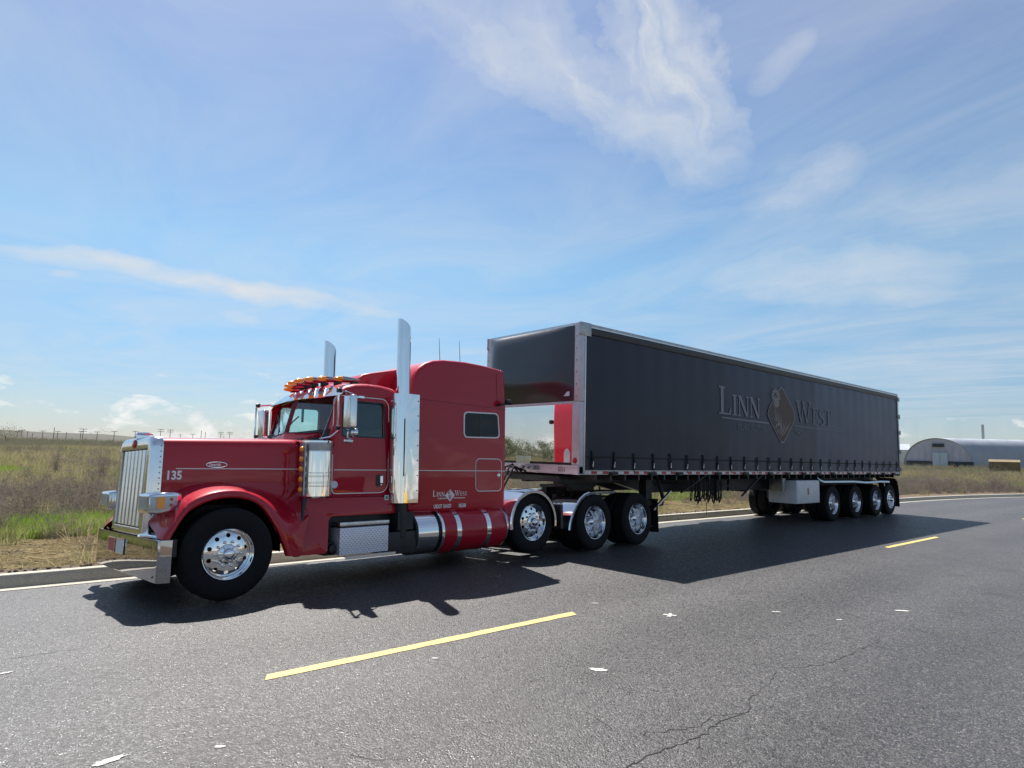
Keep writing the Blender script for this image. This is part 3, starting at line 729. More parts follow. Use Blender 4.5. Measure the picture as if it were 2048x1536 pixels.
g = G().tube([(-.70, YC, 1.815), (-.66, YC, 1.86), (-.56, YC, 1.865), (-.50, YC, 1.855)], [.012, .022, .018, .006], 8).add([(-.62, YC-.012, 1.87), (-.62, YC+.012, 1.87), (-.40, YC+.004, 1.90), (-.40, YC-.004, 1.90)], [(0, 1, 2, 3)])
g.box(-.69, -.54, YC-.03, YC+.03, 1.80, 1.845); g.build('hood_ornament', 'chrome', GS)
rv = G().lathe([(0, -.004), (.006, -.003), (.009, 0)], n=8).mesh('rivet')
for k in range(15): ob('rivet', rv, 'dull_steel', GS, (-.585, .584, .86+k*.06))
# headlights
def headlight(sd):
    def Y(y): return y if sd > 0 else side(y)
    sec = [(-.775, .275, .575, .985, 1.150), (-.765, .235, .60, .968, 1.168), (-.70, .205, .60, .958, 1.182), (-.60, .195, .60, .965, 1.188), (-.52, .200, .60, .99, 1.186), (-.455, .225, .60, 1.03, 1.178), (-.425, .27, .60, 1.07, 1.160)]
    g = G(); rings = [[(x, Y(p[0]), p[1]) for p in rrect(y0, y1, z0, z1, .028, 4)] for x, y0, y1, z0, z1 in sec]
    g.grid(rings, True); g.cap(rings[0]); g.cap(rings[-1][::-1]); h = g.build('headlight', 'chrome', T, ang=50)
    # lens wraps round front and outer face
    zl = lambda x: (1.0, 1.150) if x < -.7 else (1.0+(x+.7)*.2, 1.150+(x+.7)*.02)
    path = [(-.779, .56), (-.780, .42), (-.779, .29), (-.772, .245), (-.755, .222), (-.70, .199), (-.62, .189), (-.55, .190), (-.50, .200)]
    rows = [[(x, Y(y), zl(x)[0]), (x-.004, Y(y-.004), sum(zl(x))/2), (x, Y(y), zl(x)[1])] for x, y in path]
    g = G().grid(rows); g.build('lens', 'lens_glass', h)
    rows = [[(x+.003, Y(y+.003), zl(x)[0]+.006), (x+.003, Y(y+.003), zl(x)[1]-.006)] for x, y in path]
    G().grid(rows).build('reflector', 'lamp_silver', h)
    G().lathe([(.055, -.004), (.040, .006), (.02, .010), (0, .011)], 'x', (-.781, Y(.39), 1.075), 20).build('lamp_bowl', 'lens_glass', h)
    G().box(-.70, -.625, min(Y(.186), Y(.199)), max(Y(.186), Y(.199)), 1.018, 1.142).build('turn_signal', 'amber', h)
    for z in (1.055, 1.115): G().lathe([(0, -.004), (.014, -.003), (.016, .004)], 'y', (-.56, Y(.185), z), 10).build('marker_lamp', 'red_lens', h)
    G().bar((-.62, Y(.55), .97), (-.60, Y(.60), .86), .06, .05).build('bracket', 'chrome', h)
headlight(1); headlight(-1)
# bumper
bp = [(-.60, -.035), (-.695, -.010), (-.712, .012), (-.716, .05), (-.722, .6), (-.724, YC), (-.722, side(.6)), (-.716, side(.05)), (-.712, side(.012)), (-.695, side(-.01)), (-.60, side(-.035))]
g = G(); zs = [(.275, .0), (.285, -.003), (.49, -.004), (.690, -.003), (.702, .0)]
g.grid([[(x+dx, y, z) for z, dx in zs] for x, y in bp]); rows = [[(x+.012+dx, y, z) for z, dx in zs] for x, y in bp]; g.grid(rows)
g.grid([[(x, y, .702), (x+.035, y*.98+.02, .702)] for x, y in bp]); BP = g.build('bumper', 'bumper_chrome', T, ang=30)
for (y, z) in ((.10, .33), (side(.10), .33), (.45, .60), (side(.45), .60), (.85, .36), (side(.85), .36)):
    G().lathe([(0, -.004), (.010, -.003), (.012, 0)], 'x', (-.724, y, z), 10).build('bolt', 'black_frame', BP)
for y0, m in ((1.52, 'plate_red'), (1.16, 'plate_white')):
    p = G().box(-.738, -.732, y0, y0+.30, .475, .640).build('license_plate', m, T)
    g = text_mesh('LW 135' if m == 'x' else '', .08, lambda u, v, w: (-.740, y0+.28-u, .53+v)) if False else None
    fr = plate(rrect(y0-.008, y0+.308, .468, .647, .01, 3), [rrect(y0+.008, y0+.292, .482, .632, .01, 3)], lambda u, v, w: (-.742+w, u, v), .006); fr.build('plate_frame', 'chrome', p)
for sd in (1, -1):
    Y = (lambda y: y) if sd > 0 else side
    g = G(); rows = []
    for x, y, z in ((-.74, .62, .735), (-.71, .40, .742), (-.66, .15, .735), (-.60, .02, .715)):
        rows.append([(x, Y(y), z-.03), (x-.006, Y(y), z-.012), (x, Y(y), z), (x+.10, Y(y+.03), z+.012)])
    g.grid(rows); g.build('bumper_guard', 'chrome', T)
G().box(-.68, -.52, .05, side(.05), .52, .70).box(-.55, -.3, .8, .92, .45, .8).box(-.55, -.3, 1.52, 1.64, .45, .8).build('bumper_support', 'black_frame', T)
# frame rails and axles
g = G()
for y in (.80, 1.56): g.box(-.45, 8.55, y, y+.085, .62, .88)
for x in (.95, 2.9, 4.4, 5.7, 7.2, 8.5): g.box(x, x+.08, .86, 1.6, .66, .86)
CH = g.build('chassis_frame', 'black_frame', T)
for x, z in ((0, .51), (6.557, .51), (7.93, .51), (4.956, .593)):
    g = G().tube([(x, .2, z), (x, side(.2), z)], .065, 12)
    if x > 6: g.lathe([(0, -.22), (.12, -.18), (.19, 0), (.12, .18), (0, .22)], 'x', (x, YC, z), 16)
    g.build('axle', 'black_frame', T)
g = G().tube([(5.0, .70, .55), (7.4, .70, .6)], .05).tube([(5.6, .72, .42), (5.6, 1.7, .42)], .11, 12); 
for x in (6.2, 6.9, 7.6, 8.25):
    for y in (.72, side(.72)): g.lathe([(0, 0), (.11, 0), (.12, .04), (.10, .08), (.12, .12), (.12, .18), (0, .20)], 'z', (x, y, .50), 14)
g.build('air_suspension', 'black_frame', T)
wheel(T, 0, 0, .51, 1, hub=hub_steer, steer_rot=-.05, k_=.925); wheel(T, 0, side(0), .51, -1, hub=hub_steer, steer_rot=-.05, k_=.925)
wheel(T, 4.956, .05, .593); wheel(T, 4.956, side(.05), .593, -1)
for x in (6.557, 7.93): wheel(T, x, 0, .51, 1, True); wheel(T, x, side(0), .51, -1, True)
# ---- cab
CAB0 = .255
win = rrect(1.50, 2.155, 1.885, 2.355, (.02, .02, .05, .08), 4)
cab_out = [(1.06, .86), (2.40, .86), (2.42, 2.48), (2.36, 2.535), (1.60, 2.56), (1.49, 2.50), (1.335, 1.92), (1.33, 1.80), (1.06, 1.72)]
def cab_y(u, v):
    return CAB0+.03*max(0, (v-1.7)/.8) if u > 1.345 else CAB0+.22
for sd in (1, -1):
    win = rrect(1.50, 2.155, 1.885, 2.355, (.02, .02, .05, .08), 4) if sd > 0 else rrect(1.50, 2.155, 1.945, 2.42, (.02, .02, .05, .08), 4)
    f = (lambda u, v, w: (u, CAB0+.035*max(0, (v-1.8)/.7)+w, v)) if sd > 0 else (lambda u, v, w: (u, side(CAB0+.035*max(0, (v-1.8)/.7)+w), v))
    g = plate([(1.345, .86), (2.34, .86), (2.42, .90), (2.42, 2.48), (2.36, 2.50), (1.60, 2.50), (1.485, 2.47), (1.35, 1.96)], [win], f, .045); g.build('cab_side', 'red_paint', T, bevel=.006, seg=2, bang=60)
    g = plate(win, [], lambda u, v, w: f(u, v, .022+w), .004); dg = g.build('door_window', 'door_glass', T, smooth=False)
    # door outline
    def yy(x): return 0
    g = G(); P = rrect(1.365, 2.225, 1.13, 2.425, (.06, .14, .12, .10), 7); rows = []
    for i, p in enumerate(P):
        a, b = P[i-1], P[(i+1) % len(P)]; dx, dz = b[0]-a[0], b[1]-a[1]; L = math.hypot(dx, dz); nx, nz = -dz/L*.006, dx/L*.006
        rows.append([f(p[0]+nx*.2, p[1]+nz*.2, -.001), f(p[0]+nx, p[1]+nz, -.005), f(p[0]-nx, p[1]-nz, -.005), f(p[0]-nx*.2, p[1]-nz*.2, -.001)])
    rows.append(rows[0]); g.grid(rows); D = g.build('door', 'grey_decal', T, smooth=False)
    g = plate(rrect(1.376, 2.214, 1.141, 2.414 if sd > 0 else 2.445, (.055, .13, .11, .09), 7), [win], lambda u, v, w: f(u, v, w-.0035), .002); g.build('door_skin', 'red_paint', D)
    g = plate(rrect(2.03, 2.135, 1.215, 1.375, .02, 3), [], lambda u, v, w: f(u, v, w-.010), .006); hd = g.build('door_handle', 'black_plastic', D)
    g = G().add([f(2.085, 1.26, -.03), f(2.125, 1.26, -.03), f(2.125, 1.355, -.028), f(2.085, 1.355, -.028), f(2.085, 1.26, -.01), f(2.125, 1.26, -.01), f(2.125, 1.355, -.01), f(2.085, 1.355, -.01)], [(0, 1, 2, 3), (4, 7, 6, 5), (0, 4, 5, 1), (1, 5, 6, 2), (2, 6, 7, 3), (3, 7, 4, 0)]); g.build('latch', 'chrome', D)
    g = G().lathe([(0, -.004), (.010, -.003), (.011, .002)], 'y', f(2.11, 1.235, -.012), 10); g.build('lock', 'chrome', D)
    stripe([(1.385, 1.435), (2.20, 1.435)], .012, f(0, 1.4, -.004)[1], D)
    g = plate(rrect(1.385, 1.52, 1.885, 2.34, (.02, .0, .0, .02), 3)[:0] or [(1.40, 1.90), (1.485, 1.90), (1.485, 2.34), (1.505, 2.35), (1.475, 2.35)], [], lambda u, v, w: f(u, v, w-.006), .004); 
    # window rubber
    dz_ = 0 if sd > 0 else .06; g = plate(rrect(1.485, 2.17, 1.87+dz_, 2.37+dz_, (.03, .03, .06, .09), 4), [rrect(1.505, 2.15, 1.89+dz_, 2.35+dz_, (.02, .02, .05, .08), 4)], lambda u, v, w: f(u, v, w-.006), .010); g.build('window_seal', 'black_plastic', D)
    # cowl beside the engine, under the windscreen
    Y = (lambda y: y) if sd > 0 else side
    g = G().add([(1.02, Y(.50), .86), (1.36, Y(.50), .86), (1.36, Y(.50), 1.93), (1.10, Y(.50), 1.86), (1.02, Y(.50), 1.76), (1.36, Y(.256), .86), (1.36, Y(.256), 1.93)], [(0, 1, 2, 3, 4), (1, 5, 6, 2)])
    g.build('cowl_side', 'red_paint', T)
    # sill and skirt under the cab
    g = G(); sk = [(.90, .405), (1.225, .400), (1.26, .43), (1.29, .80), (1.33, .845), (2.42, .845), (2.42, 1.075), (1.0, 1.085), (.985, 1.0), (.93, .7)]
    g = plate(sk, [], lambda u, v, w: (u, Y(.19-.09*max(0, min(1, (1.0-v)/.6))+w), v), .05); SK = g.build('cab_skirt', 'red_paint', T, bevel=.01, bang=50)
    g = G().add([(1.0, Y(.19), 1.085), (2.42, Y(.19), 1.085), (2.42, Y(.257), 1.11), (1.0, Y(.50), 1.11), (1.36, Y(.257), 1.11)], [(0, 1, 2, 4), (0, 4, 3)]); g.build('sill_top', 'red_paint', T)
    G().tube([(.93, Y(.12), 1.08), (.90, Y(.10), .95), (.90, Y(.075), .75), (.84, Y(.07), .43)], [.035, .022, .012, .010], 8).box(.80, .87, min(Y(.07), Y(.1)), max(Y(.07), Y(.1)), .40, .44).build('hood_latch_strap', 'black_plastic', T)
    # black recess behind the steps
    G().box(1.30, 2.45, min(Y(.30), Y(.34)), max(Y(.30), Y(.34)), .42, .86).build('step_recess', 'black_frame', T)
# cab roof: crowned loft
def cab_roof():
    st = [(1.46, 2.49, 2.50), (1.475, 2.515, 2.55), (1.55, 2.565, 2.63), (1.70, 2.61, 2.68), (1.90, 2.63, 2.70), (2.10, 2.628, 2.698), (2.28, 2.61, 2.68), (2.37, 2.58, 2.65), (2.41, 2.52, 2.58), (2.42, 2.49, 2.50)]
    rows = []
    for x, ze, zc in st:
        row = []; ye = CAB0+.030
        row.append((x, ye, 2.44)); row.append((x, ye, ze-.07))
        for k in range(1, 7):
            a = k*PI/2/6; row.append((x, ye+.10*(1-math.cos(a)), ze-.07+.07*math.sin(a)))
        for k in range(1, 9):
            q = k/8; row.append((x, ye+.10+(YC-ye-.10)*q, ze+(zc-ze)*math.sin(q*PI/2)))
        rows.append(row+[(a, side(b), c) for a, b, c in row[-2::-1]])
    g = G().grid(rows); return g.build('cab_roof', 'red_paint', T, ang=50)
CR = cab_roof()
# windscreen: two flat panes meeting at a centre post
def ws(q, y, out=0.): 
    "q 0 bottom..1 top"
    d = 1-abs(y-YC)/.9; xb, xt = 1.335-.185*d, 1.485-.185*d
    return (xb+(xt-xb)*q-out, y, 1.905+.02*d+(2.475-1.905)*q)
for sd in (1, -1):
    Y = (lambda y: y) if sd > 0 else side
    out = rrect(.30, YC-.004, 0, 1.0, .001, 1); 
    hole = rrect(.385, YC-.035, .06, .90, (.05, .04, .03, .05), 4)
    g = plate([(.285, -.12), (YC, -.12), (YC, 1.06), (.285, 1.06)], [hole], lambda u, v, w: ws(v, Y(u), -w), .03); g.build('windshield_frame', 'red_paint', T, bevel=.005, bang=60)
    g = plate(rrect(.40, YC-.022, .075, .885, (.04, .03, .02, .04), 4), [], lambda u, v, w: ws(v, Y(u), -.012-w), .005); g.build('windshield', 'windshield_glass', T, smooth=False)
    g = plate(rrect(.372, YC-.012, .04, .92, (.06, .05, .04, .06), 4), [rrect(.392, YC-.030, .065, .895, (.05, .04, .03, .05), 4)], lambda u, v, w: ws(v, Y(u), .008-w), .014); g.build('windshield_seal', 'black_plastic', T)
    wq = ((.02, .80, .05, .50), (.035, .42, .04, 1.02)) if sd > 0 else ((.02, .95, .42, .80), (.10, .98, .62, .52))
    (q0, a0, q1, a1), (q2, a2, q3, a3) = wq
    G().tube([ws(q0, Y(a0), .02), ws(q1, Y(a1), .03)], .006, 6).tube([ws(q2, Y(a2), .02), ws(q3, Y(a3), .02)], .008, 6).build('wiper', 'black_plastic', T)
G().add([ws(-.12, .285), ws(-.12, YC), ws(-.12, side(.285)), (.98, side(.49), 1.80), (.98, YC, 1.85), (.98, .49, 1.80)], [(0, 1, 4, 5), (1, 2, 3, 4)]).build('cowl_top', 'red_paint', T)
# cab interior
g = G().box(1.30, 1.62, .32, side(.32), 1.5, 1.975).box(1.25, 2.4, .32, side(.32), .86, .95)
for s in (-1, 1): g.box(1.15, 1.3, YC+s*.45-.35, YC+s*.45+.35, 1.6, 1.86)
DB = g.build('dashboard', 'dark_interior', T, bevel=.03)
G().box(2.36, 2.40, .32, side(.32), .9, 2.5).box(1.6, 2.4, .33, side(.33), 2.475, 2.485).build('cab_lining', 'dark_interior', T)
for y in (.62, side(.62)):
    G().box(1.80, 2.28, y-.24, y+.24, 1.25, 1.42).box(2.15, 2.30, y-.23, y+.23, 1.40, 2.02).box(2.18, 2.28, y-.13, y+.13, 2.02, 2.22).build('seat', 'dark_interior', T, bevel=.04)
g = G().tube([(1.66, .62+.22*math.cos(a), 1.80+.20*math.sin(a)) for a in [2*PI*k/20 for k in range(21)]], .014, 8); g.bar((1.66, .62, 1.60), (1.66, .62, 2.0), .03).tube([(1.60, .62, 1.7), (1.67, .62, 1.8)], .03); g.build('steering_wheel', 'black_plastic', T)
mt = G().tube([ws(.17, 1.40, -.05), ws(.34, 1.30, -.08), ws(.46, 1.15, -.08)], .011).lathe([(0, 0), (.035, .005), (.035, .03), (0, .035)], 'x', ws(.17, 1.42, -.06), 12); c0 = ws(.52, 1.12, -.10); mt.box(c0[0], c0[0]+.02, c0[1]-.018, c0[1]+.018, c0[2]-.11, c0[2]+.10)
mt.build('phone_mount', 'black_plastic', T)
g = G(); c0 = ws(.86, 1.02, -.07); g.box(c0[0], c0[0]+.05, c0[1]-.05, c0[1]+.05, c0[2]-.05, c0[2]+.05).box(c0[0], c0[0]+.05, c0[1]-.015, c0[1]+.015, c0[2]-.09, c0[2]); c0 = ws(.88, 1.48, -.07); g.box(c0[0], c0[0]+.05, c0[1]-.08, c0[1]+.05, c0[2]-.03, c0[2]+.05); g.build('dash_camera', 'black_plastic', T)
# visor
def visor():
    lip = [(1.40, .225, 2.415), (1.30, .40, 2.405), (1.285, .45, 2.402), (1.25, 1.0, 2.418), (1.25, side(1.0), 2.418), (1.285, side(.45), 2.402), (1.30, side(.40), 2.405), (1.40, side(.225), 2.415)]
    top = [(1.545, .262, 2.49), (1.475, .43, 2.545), (1.465, .50, 2.552), (1.45, 1.0, 2.585), (1.45, side(1.0), 2.585), (1.465, side(.5), 2.552), (1.475, side(.43), 2.545), (1.545, side(.262), 2.49)]
    rows = [lip, top]
    g = G().grid(rows); g.grid([[(x+.004, y, z-.006) for x, y, z in r] for r in rows]); g.grid([lip, [(x+.004, y, z-.006) for x, y, z in lip]])
    v = g.build('sun_visor', 'mirror_steel', T, smooth=False)
    for y in (.45, .8, 1.2, 1.64, 1.99): G().lathe([(0, .006), (.007, .004), (.009, 0)], 'z', (1.40, y, 2.53), 8).build('rivet', 'dull_steel', v)
visor()
# roof marker lights
RL = G(); rows = []
for x, rr, dz in ((-.055, .008, -.006), (-.045, .022, -.004), (-.01, .036, .0), (.03, .043, .003), (.075, .047, .004)): rows.append([(x, rr*1.1*math.cos(a), .055+dz+rr*math.sin(a)) for a in [2*PI*k/16 for k in range(16)]])
lensm = G().grid(rows, True).cap(rows[0]).mesh('lens')
rows = []
for x, rr, dz in ((.073, .049, .004), (.11, .050, .004), (.20, .044, .006), (.30, .028, .012), (.38, .008, .018)): rows.append([(x, rr*1.1*math.cos(a), .055+dz+rr*math.sin(a)*(1 if math.sin(a) > 0 else 1.25)) for a in [2*PI*k/16 for k in range(16)]])
bodym = G().grid(rows, True).cap(rows[-1]).mesh('marker_body'); basem = G().box(.20, .33, -.018, .018, -.05, .045).mesh('marker_base', bevel=.01)
for k in range(7):
    y = .47+k*.25; x = 1.31+.36*(y-YC)**2; z = 2.635+.005-.03*((y-YC)/.75)**2
    L = ob('roof_light', bodym, 'dark_chrome', T, (x, y, z+.022)); L.scale = (.92, .80, .80); ob('lens', lensm, 'amber', L); ob('base', basem, 'black_plastic', L, (.02, 0, 0))
# mirrors
for sd in (1, -1):
    Y = (lambda y: y) if sd > 0 else side
    m = G().tube([(1.55, Y(.27), 2.44), (1.42, Y(.12), 2.45), (1.28, Y(.0), 2.44), (1.262, Y(-.02), 2.41), (1.262, Y(-.02), 1.99), (1.28, Y(.0), 1.955), (1.40, Y(.15), 1.93), (1.40, Y(.262), 1.92)], .014, 8)
    m.tube([(1.235, Y(.36), 1.80), (1.27, Y(.02), 2.38)], .004).tube([(1.40, Y(.05), 2.45), (1.75, Y(.262), 2.43)], .008).tube([(1.33, Y(.03), 1.95), (1.28, Y(.17), 1.86), (1.24, Y(.38), 1.84)], .011).box(1.68, 1.80, min(Y(.235), Y(.262)), max(Y(.235), Y(.262)), 2.405, 2.435)
    MB_ = m.build('mirror_bracket', 'chrome', T)
    G().lathe([(0, -.03), (.03, -.025), (.035, 0), (.03, .03), (0, .035)], 'x', (1.28, Y(.0), 2.445), 10).lathe([(0, -.03), (.028, -.025), (.03, 0), (.028, .03), (0, .035)], 'x', (1.275, Y(0), 1.965), 10).build('clamp', 'black_plastic', MB_)
    g = G(); y0, y1 = (-.17, .03) if sd > 0 else (side(.03), side(-.17))
    g.box(1.365, 1.45, y0, y1, 1.965, 2.385); hm = g.build('mirror_head', 'polished', MB_, bevel=.02, seg=3)
    G().box(1.450, 1.454, y0+.015, y1-.015, 1.985, 2.37).build('mirror_glass', 'mirror_steel', MB_)
    G().lathe([(0, -.06), (.03, -.052), (.055, -.025), (.062, 0), (.060, .006)], 'x', (1.47, Y(-.10), 1.905), 18).build('convex_mirror', 'chrome', MB_)
    G().bar((1.41, Y(-.03), 1.95), (1.41, Y(-.03), 1.84), .03, .012).lathe([(0, -.055), (.018, -.05), (.028, -.03), (.04, .01), (.043, .05), (.0, .055)], 'x', (1.41, Y(-.03), 1.80), 14).build('spot_light', 'polished', MB_)
# air cleaners with lamp strip
for sd in (1, -1):
    Y = (lambda y: y) if sd > 0 else side
    c = (1.150, Y(.295), 0); r = .20
    pr = [(0, 1.075), (.12, 1.075), (.15, 1.085), (.155, 1.10), (r, 1.105), (r, 1.225), (r+.006, 1.23), (r+.006, 1.24), (r, 1.245), (r, 1.262), (r+.006, 1.267), (r+.006, 1.277), (r, 1.282), (r, 1.345), (r+.006, 1.35), (r+.006, 1.36), (r, 1.365), (r, 1.382), (r+.006, 1.387), (r+.006, 1.397), (r, 1.402), (r, 1.665), (r+.004, 1.668), (r+.004, 1.674), (r, 1.68)]
    ac = G().lathe(pr, 'z', c, 48).build('air_cleaner', 'mirror_steel', T)
    G().lathe([(r-.001, 1.675), (r+.001, 1.69), (r+.001, 1.775)], 'z', c, 48).build('intake_screen', 'dull_steel', ac)
    G().lathe([(r+.001, 1.773), (r+.008, 1.776), (r+.008, 1.800), (r-.02, 1.812), (0, 1.815)], 'z', c, 48).build('cap', 'chrome', ac)
    G().tube([(1.15, Y(.3), 1.075), (1.15, Y(.3), 1.03)], .03).build('drain', 'black_plastic', ac)
    lb = G().box(.925, .945, min(Y(.16), Y(.21)), max(Y(.16), Y(.21)), 1.12, 1.76).bar((.94, Y(.2), 1.7), (1.0, Y(.25), 1.7), .02).bar((.94, Y(.2), 1.2), (1.0, Y(.25), 1.2), .02).build('light_bar', 'dull_steel', ac)
    for k in range(5): G().lathe([(0, -.03), (.022, -.026), (.034, -.012), (.036, .0), (.036, .01)], 'x', (.922, Y(.225), 1.19+k*.125), 14).build('marker_lamp', 'amber', ac)
# ---- exhaust
for sd in (1, -1):
    Y = (lambda y: y) if sd > 0 else side
    cx, cy, r = 2.385, Y(.165), .098
    rows = []
    for z in (1.05, 1.4, 2.0, 2.8, 3.3): rows.append([(cx+r*math.cos(a), cy+r*math.sin(a), z) for a in [2*PI*k/36 for k in range(36)]])
    rows.append([(cx+r*math.cos(a), cy+r*math.sin(a), 3.60-.15*(1+math.cos(a))/2-.05*(math.cos(a) > 0)*math.cos(a)**2) for a in [2*PI*k/36 for k in range(36)]])
    rin = [(cx+(r-.004)*math.cos(a), cy+(r-.004)*math.sin(a), 3.60-.15*(1+math.cos(a))/2-.05*(math.cos(a) > 0)*math.cos(a)**2) for a in [2*PI*k/36 for k in range(36)]]
    rows += [rin, [(x, y, 2.6) for x, y, z in rin]]
    st = G().grid(rows, True).build('exhaust_stack', 'chrome', T, ang=60)
    G().tube([(cx, cy, 1.1), (cx+.01, cy, .55), (cx-.02, Y(.40), .45), (cx-.1, Y(.75), .45)], .085, 16).build('exhaust_elbow', 'black_frame', st)
    # heat shield: rounded front, flat wing to the rear
    yo = .045; P = []
    for k in range(13):
        a = PI*1.02-k*(PI*.52)/12; P.append((cx-.012+.155*math.cos(a), .195-.15*math.sin(a)))
    P += [(2.50, yo), (2.593, yo+.002), (2.597, yo+.01), (2.597, yo+.06)]
    rows = [[(x, Y(y), z) for x, y in P] for z in (.985, 2.505)]; rows2 = [[(x+.003*(i > 12), Y(y+.005), z) for i, (x, y) in enumerate(P)] for z in (.985, 2.505)]
    g = G().grid(rows).grid(rows2).grid([rows[0], rows2[0]]).grid([rows[1], rows2[1]]); hs = g.build('heat_shield', 'mirror_steel', st, ang=50)
    for z in (1.15, 1.36, 1.57, 1.78, 1.99, 2.20, 2.41): ob('rivet', G().lathe([(0, -.006), (.007, -.005), (.010, 0)], 'y', (2.572, Y(yo) if sd > 0 else Y(yo)+.006, z), 8).mesh('rivet'), 'black_frame', st)
    G().add([(cx-.05, Y(yo-.003), 1.35), (cx-.035, Y(yo-.003), 1.35), (cx-.035, Y(yo-.003), 2.15), (cx-.05, Y(yo-.003), 2.15)], [(0, 1, 2, 3)]).build('slot', 'black_frame', st, smooth=False)
    G().box(2.30, 2.56, min(Y(.10), Y(.60)), max(Y(.10), Y(.60)), .62, .86).build('exhaust_support', 'black_frame', st)
# ---- sleeper
SP = [(2.52, .835), (4.455, .800), (4.475, 1.5), (4.49, 2.45), (4.475, 2.72), (4.445, 3.03), (4.41, 3.085), (4.33, 3.105), (3.95, 3.13), (3.6, 3.138), (3.4, 3.13), (3.15, 3.115), (2.95, 3.08), (2.80, 3.02), (2.68, 2.93), (2.60, 2.82), (2.555, 2.70), (2.53, 2.52)]
SL = G().prism(SP, .195, side(.195)).build('sleeper', 'red_paint', T, bevel=.075, seg=5, bang=48, ang=30)
pod = [(1.93, 2.66), (1.965, 2.74), (2.06, 2.825), (2.2, 2.865), (2.6, 2.955), (2.9, 3.05), (3.2, 3.118), (3.6, 3.135), (3.9, 3.13), (4.1, 3.10), (4.0, 2.9), (2.5, 2.6)]
G().prism(pod, .70, side(.70)).build('roof_fairing', 'red_paint', T, bevel=.06, seg=5, bang=40, ang=30)
g = G(); rows = []
for x, z in ((2.53, 2.45), (2.60, 2.72), (2.75, 2.93)): rows.append([(x, .275, z), (x-.03*0, .70, z+.05), (x, side(.70), z+.05), (x, side(.275), z)])
G().box(2.40, 2.54, .36, side(.36), .9, 2.50).build('cab_boot', 'black_plastic', T)
ys = .193
wf = [(3.545, 1.935), (4.322, 1.955), (4.285, 2.365), (3.545, 2.345)]
def rpoly(P, r, n=5):
    out = []
    for i in range(len(P)):
        p, a, b = Vector(P[i]), Vector(P[i-1]), Vector(P[(i+1) % len(P)]); u, v = (a-p).normalized(), (b-p).normalized()
        s, e = p+u*r, p+v*r
        for k in range(n+1):
            t = k/n; out.append(tuple(s*(1-t)**2+p*2*t*(1-t)+e*t*t))
    return out
wi = [(3.565, 1.955), (4.300, 1.975), (4.266, 2.345), (3.565, 2.325)]
for sd in (1, -1):
    Y = (lambda y: y) if sd > 0 else side
    w_ = plate(rpoly(wf, .085), [rpoly(wi, .07)], lambda u, v, w: (u, Y(ys-.012+w), v), .02).build('sleeper_window', 'grey_decal', T)
    plate(rpoly(wi, .07), [], lambda u, v, w: (u, Y(ys-.004+w), v), .003).build('pane', 'pane_black', w_, smooth=False)
    G().box(3.885, 3.91, min(Y(ys-.007), Y(ys)), max(Y(ys-.007), Y(ys)), 1.965, 2.335).build('divider', 'black_plastic', w_)
    hp = rrect(3.805, 4.36, 1.115, 1.62, .08, 6)
    hatch = stripe(hp, .014, Y(ys) - (.003 if sd > 0 else -.003), T, 'luggage_door', 'grey_decal', True)
    plate(rrect(3.82, 4.345, 1.13, 1.605, .07, 6), [], lambda u, v, w: (u, Y(ys-.0045+w), v), .003).build('door_skin', 'red_paint', hatch)
    G().lathe([(0, -.018), (.012, -.017), (.014, -.008), (.030, -.006), (.032, 0)], 'y', (4.30, Y(ys-.001), 1.36), 14).build('latch', 'chrome', hatch)
    stripe([(2.62, 1.432), (4.45, 1.430)], .012, Y(ys)-(.004 if sd > 0 else -.004), SL)
    cm = G().tube([(4.26, Y(.19), 2.49), (4.28, Y(.12), 2.50), (4.36, Y(.08), 2.52)], .016).lathe([(0, -.06), (.035, -.05), (.05, 0), (.045, .05), (.0, .06)], 'x', (4.40, Y(.07), 2.545), 14).build('work_light', 'black_plastic', SL)
stripe([(2.6, 2.47), (4.48, 2.44)], .004, ys-.001, SL, 'panel_seam', 'black_plastic'); stripe([(4.27, 2.47), (4.25, 3.02)], .004, ys-.001, SL, 'panel_seam', 'black_plastic')
smap = lambda u, v, w: (u, ys-.003-w, v)
dx, dz, dw, xf = logo(SL, smap, 2.965, 1.055, .085, 'white_decal', 'red_paint', 'grey_decal')
for x0, t_ in ((3.05, 'RELIABLE SOLUTIONS'), (dx+.07, 'TRUCKING LOGISTICS')): pass
text_mesh('RELIABLE SOLUTIONS', .027, lambda u, v, w: smap(3.06+u, 1.015+v, w), sx=.75, off=.001).build('lettering', 'white_decal', SL, smooth=False)
G().add([smap(dx+.075, 1.019, 0), smap(dx+.30, 1.019, 0), smap(dx+.30, 1.029, 0), smap(dx+.075, 1.029, 0)], [(0, 1, 2, 3)]).build('rule', 'white_decal', SL, smooth=False)
text_mesh('USDOT 1341073', .075, lambda u, v, w: smap(2.985+u, .885+v, w), sx=.62, off=.0022).build('lettering', 'white_decal', SL, smooth=False)
text_mesh('105,500', .075, lambda u, v, w: smap(3.455+u, .885+v, w), sx=.62, off=.0022).build('lettering', 'white_decal', SL, smooth=False)
for (x, y, z, w) in ((3.36, .55, 3.13, .40), (3.78, .55, 3.13, .42)):
    G().tube([(x, y, z-.03), (x-.01, y, z+.05), (x-.03, y, z+w)], [.010, .005, .003], 6).build('antenna', 'black_plastic', SL)
for sd in (1, -1): pass
st_ = plate(rrect(2.13, 2.195, 1.03, 1.095, .004, 2), [], lambda u, v, w: (u, .186+w-.003, v), .002).build('sticker', 'plate_white', T, smooth=False)
plate(rrect(2.142, 2.183, 1.042, 1.083, .008, 3), [], lambda u, v, w: (u, .182+w, v), .001).build('sticker_mark', 'green_sticker', st_, smooth=False)
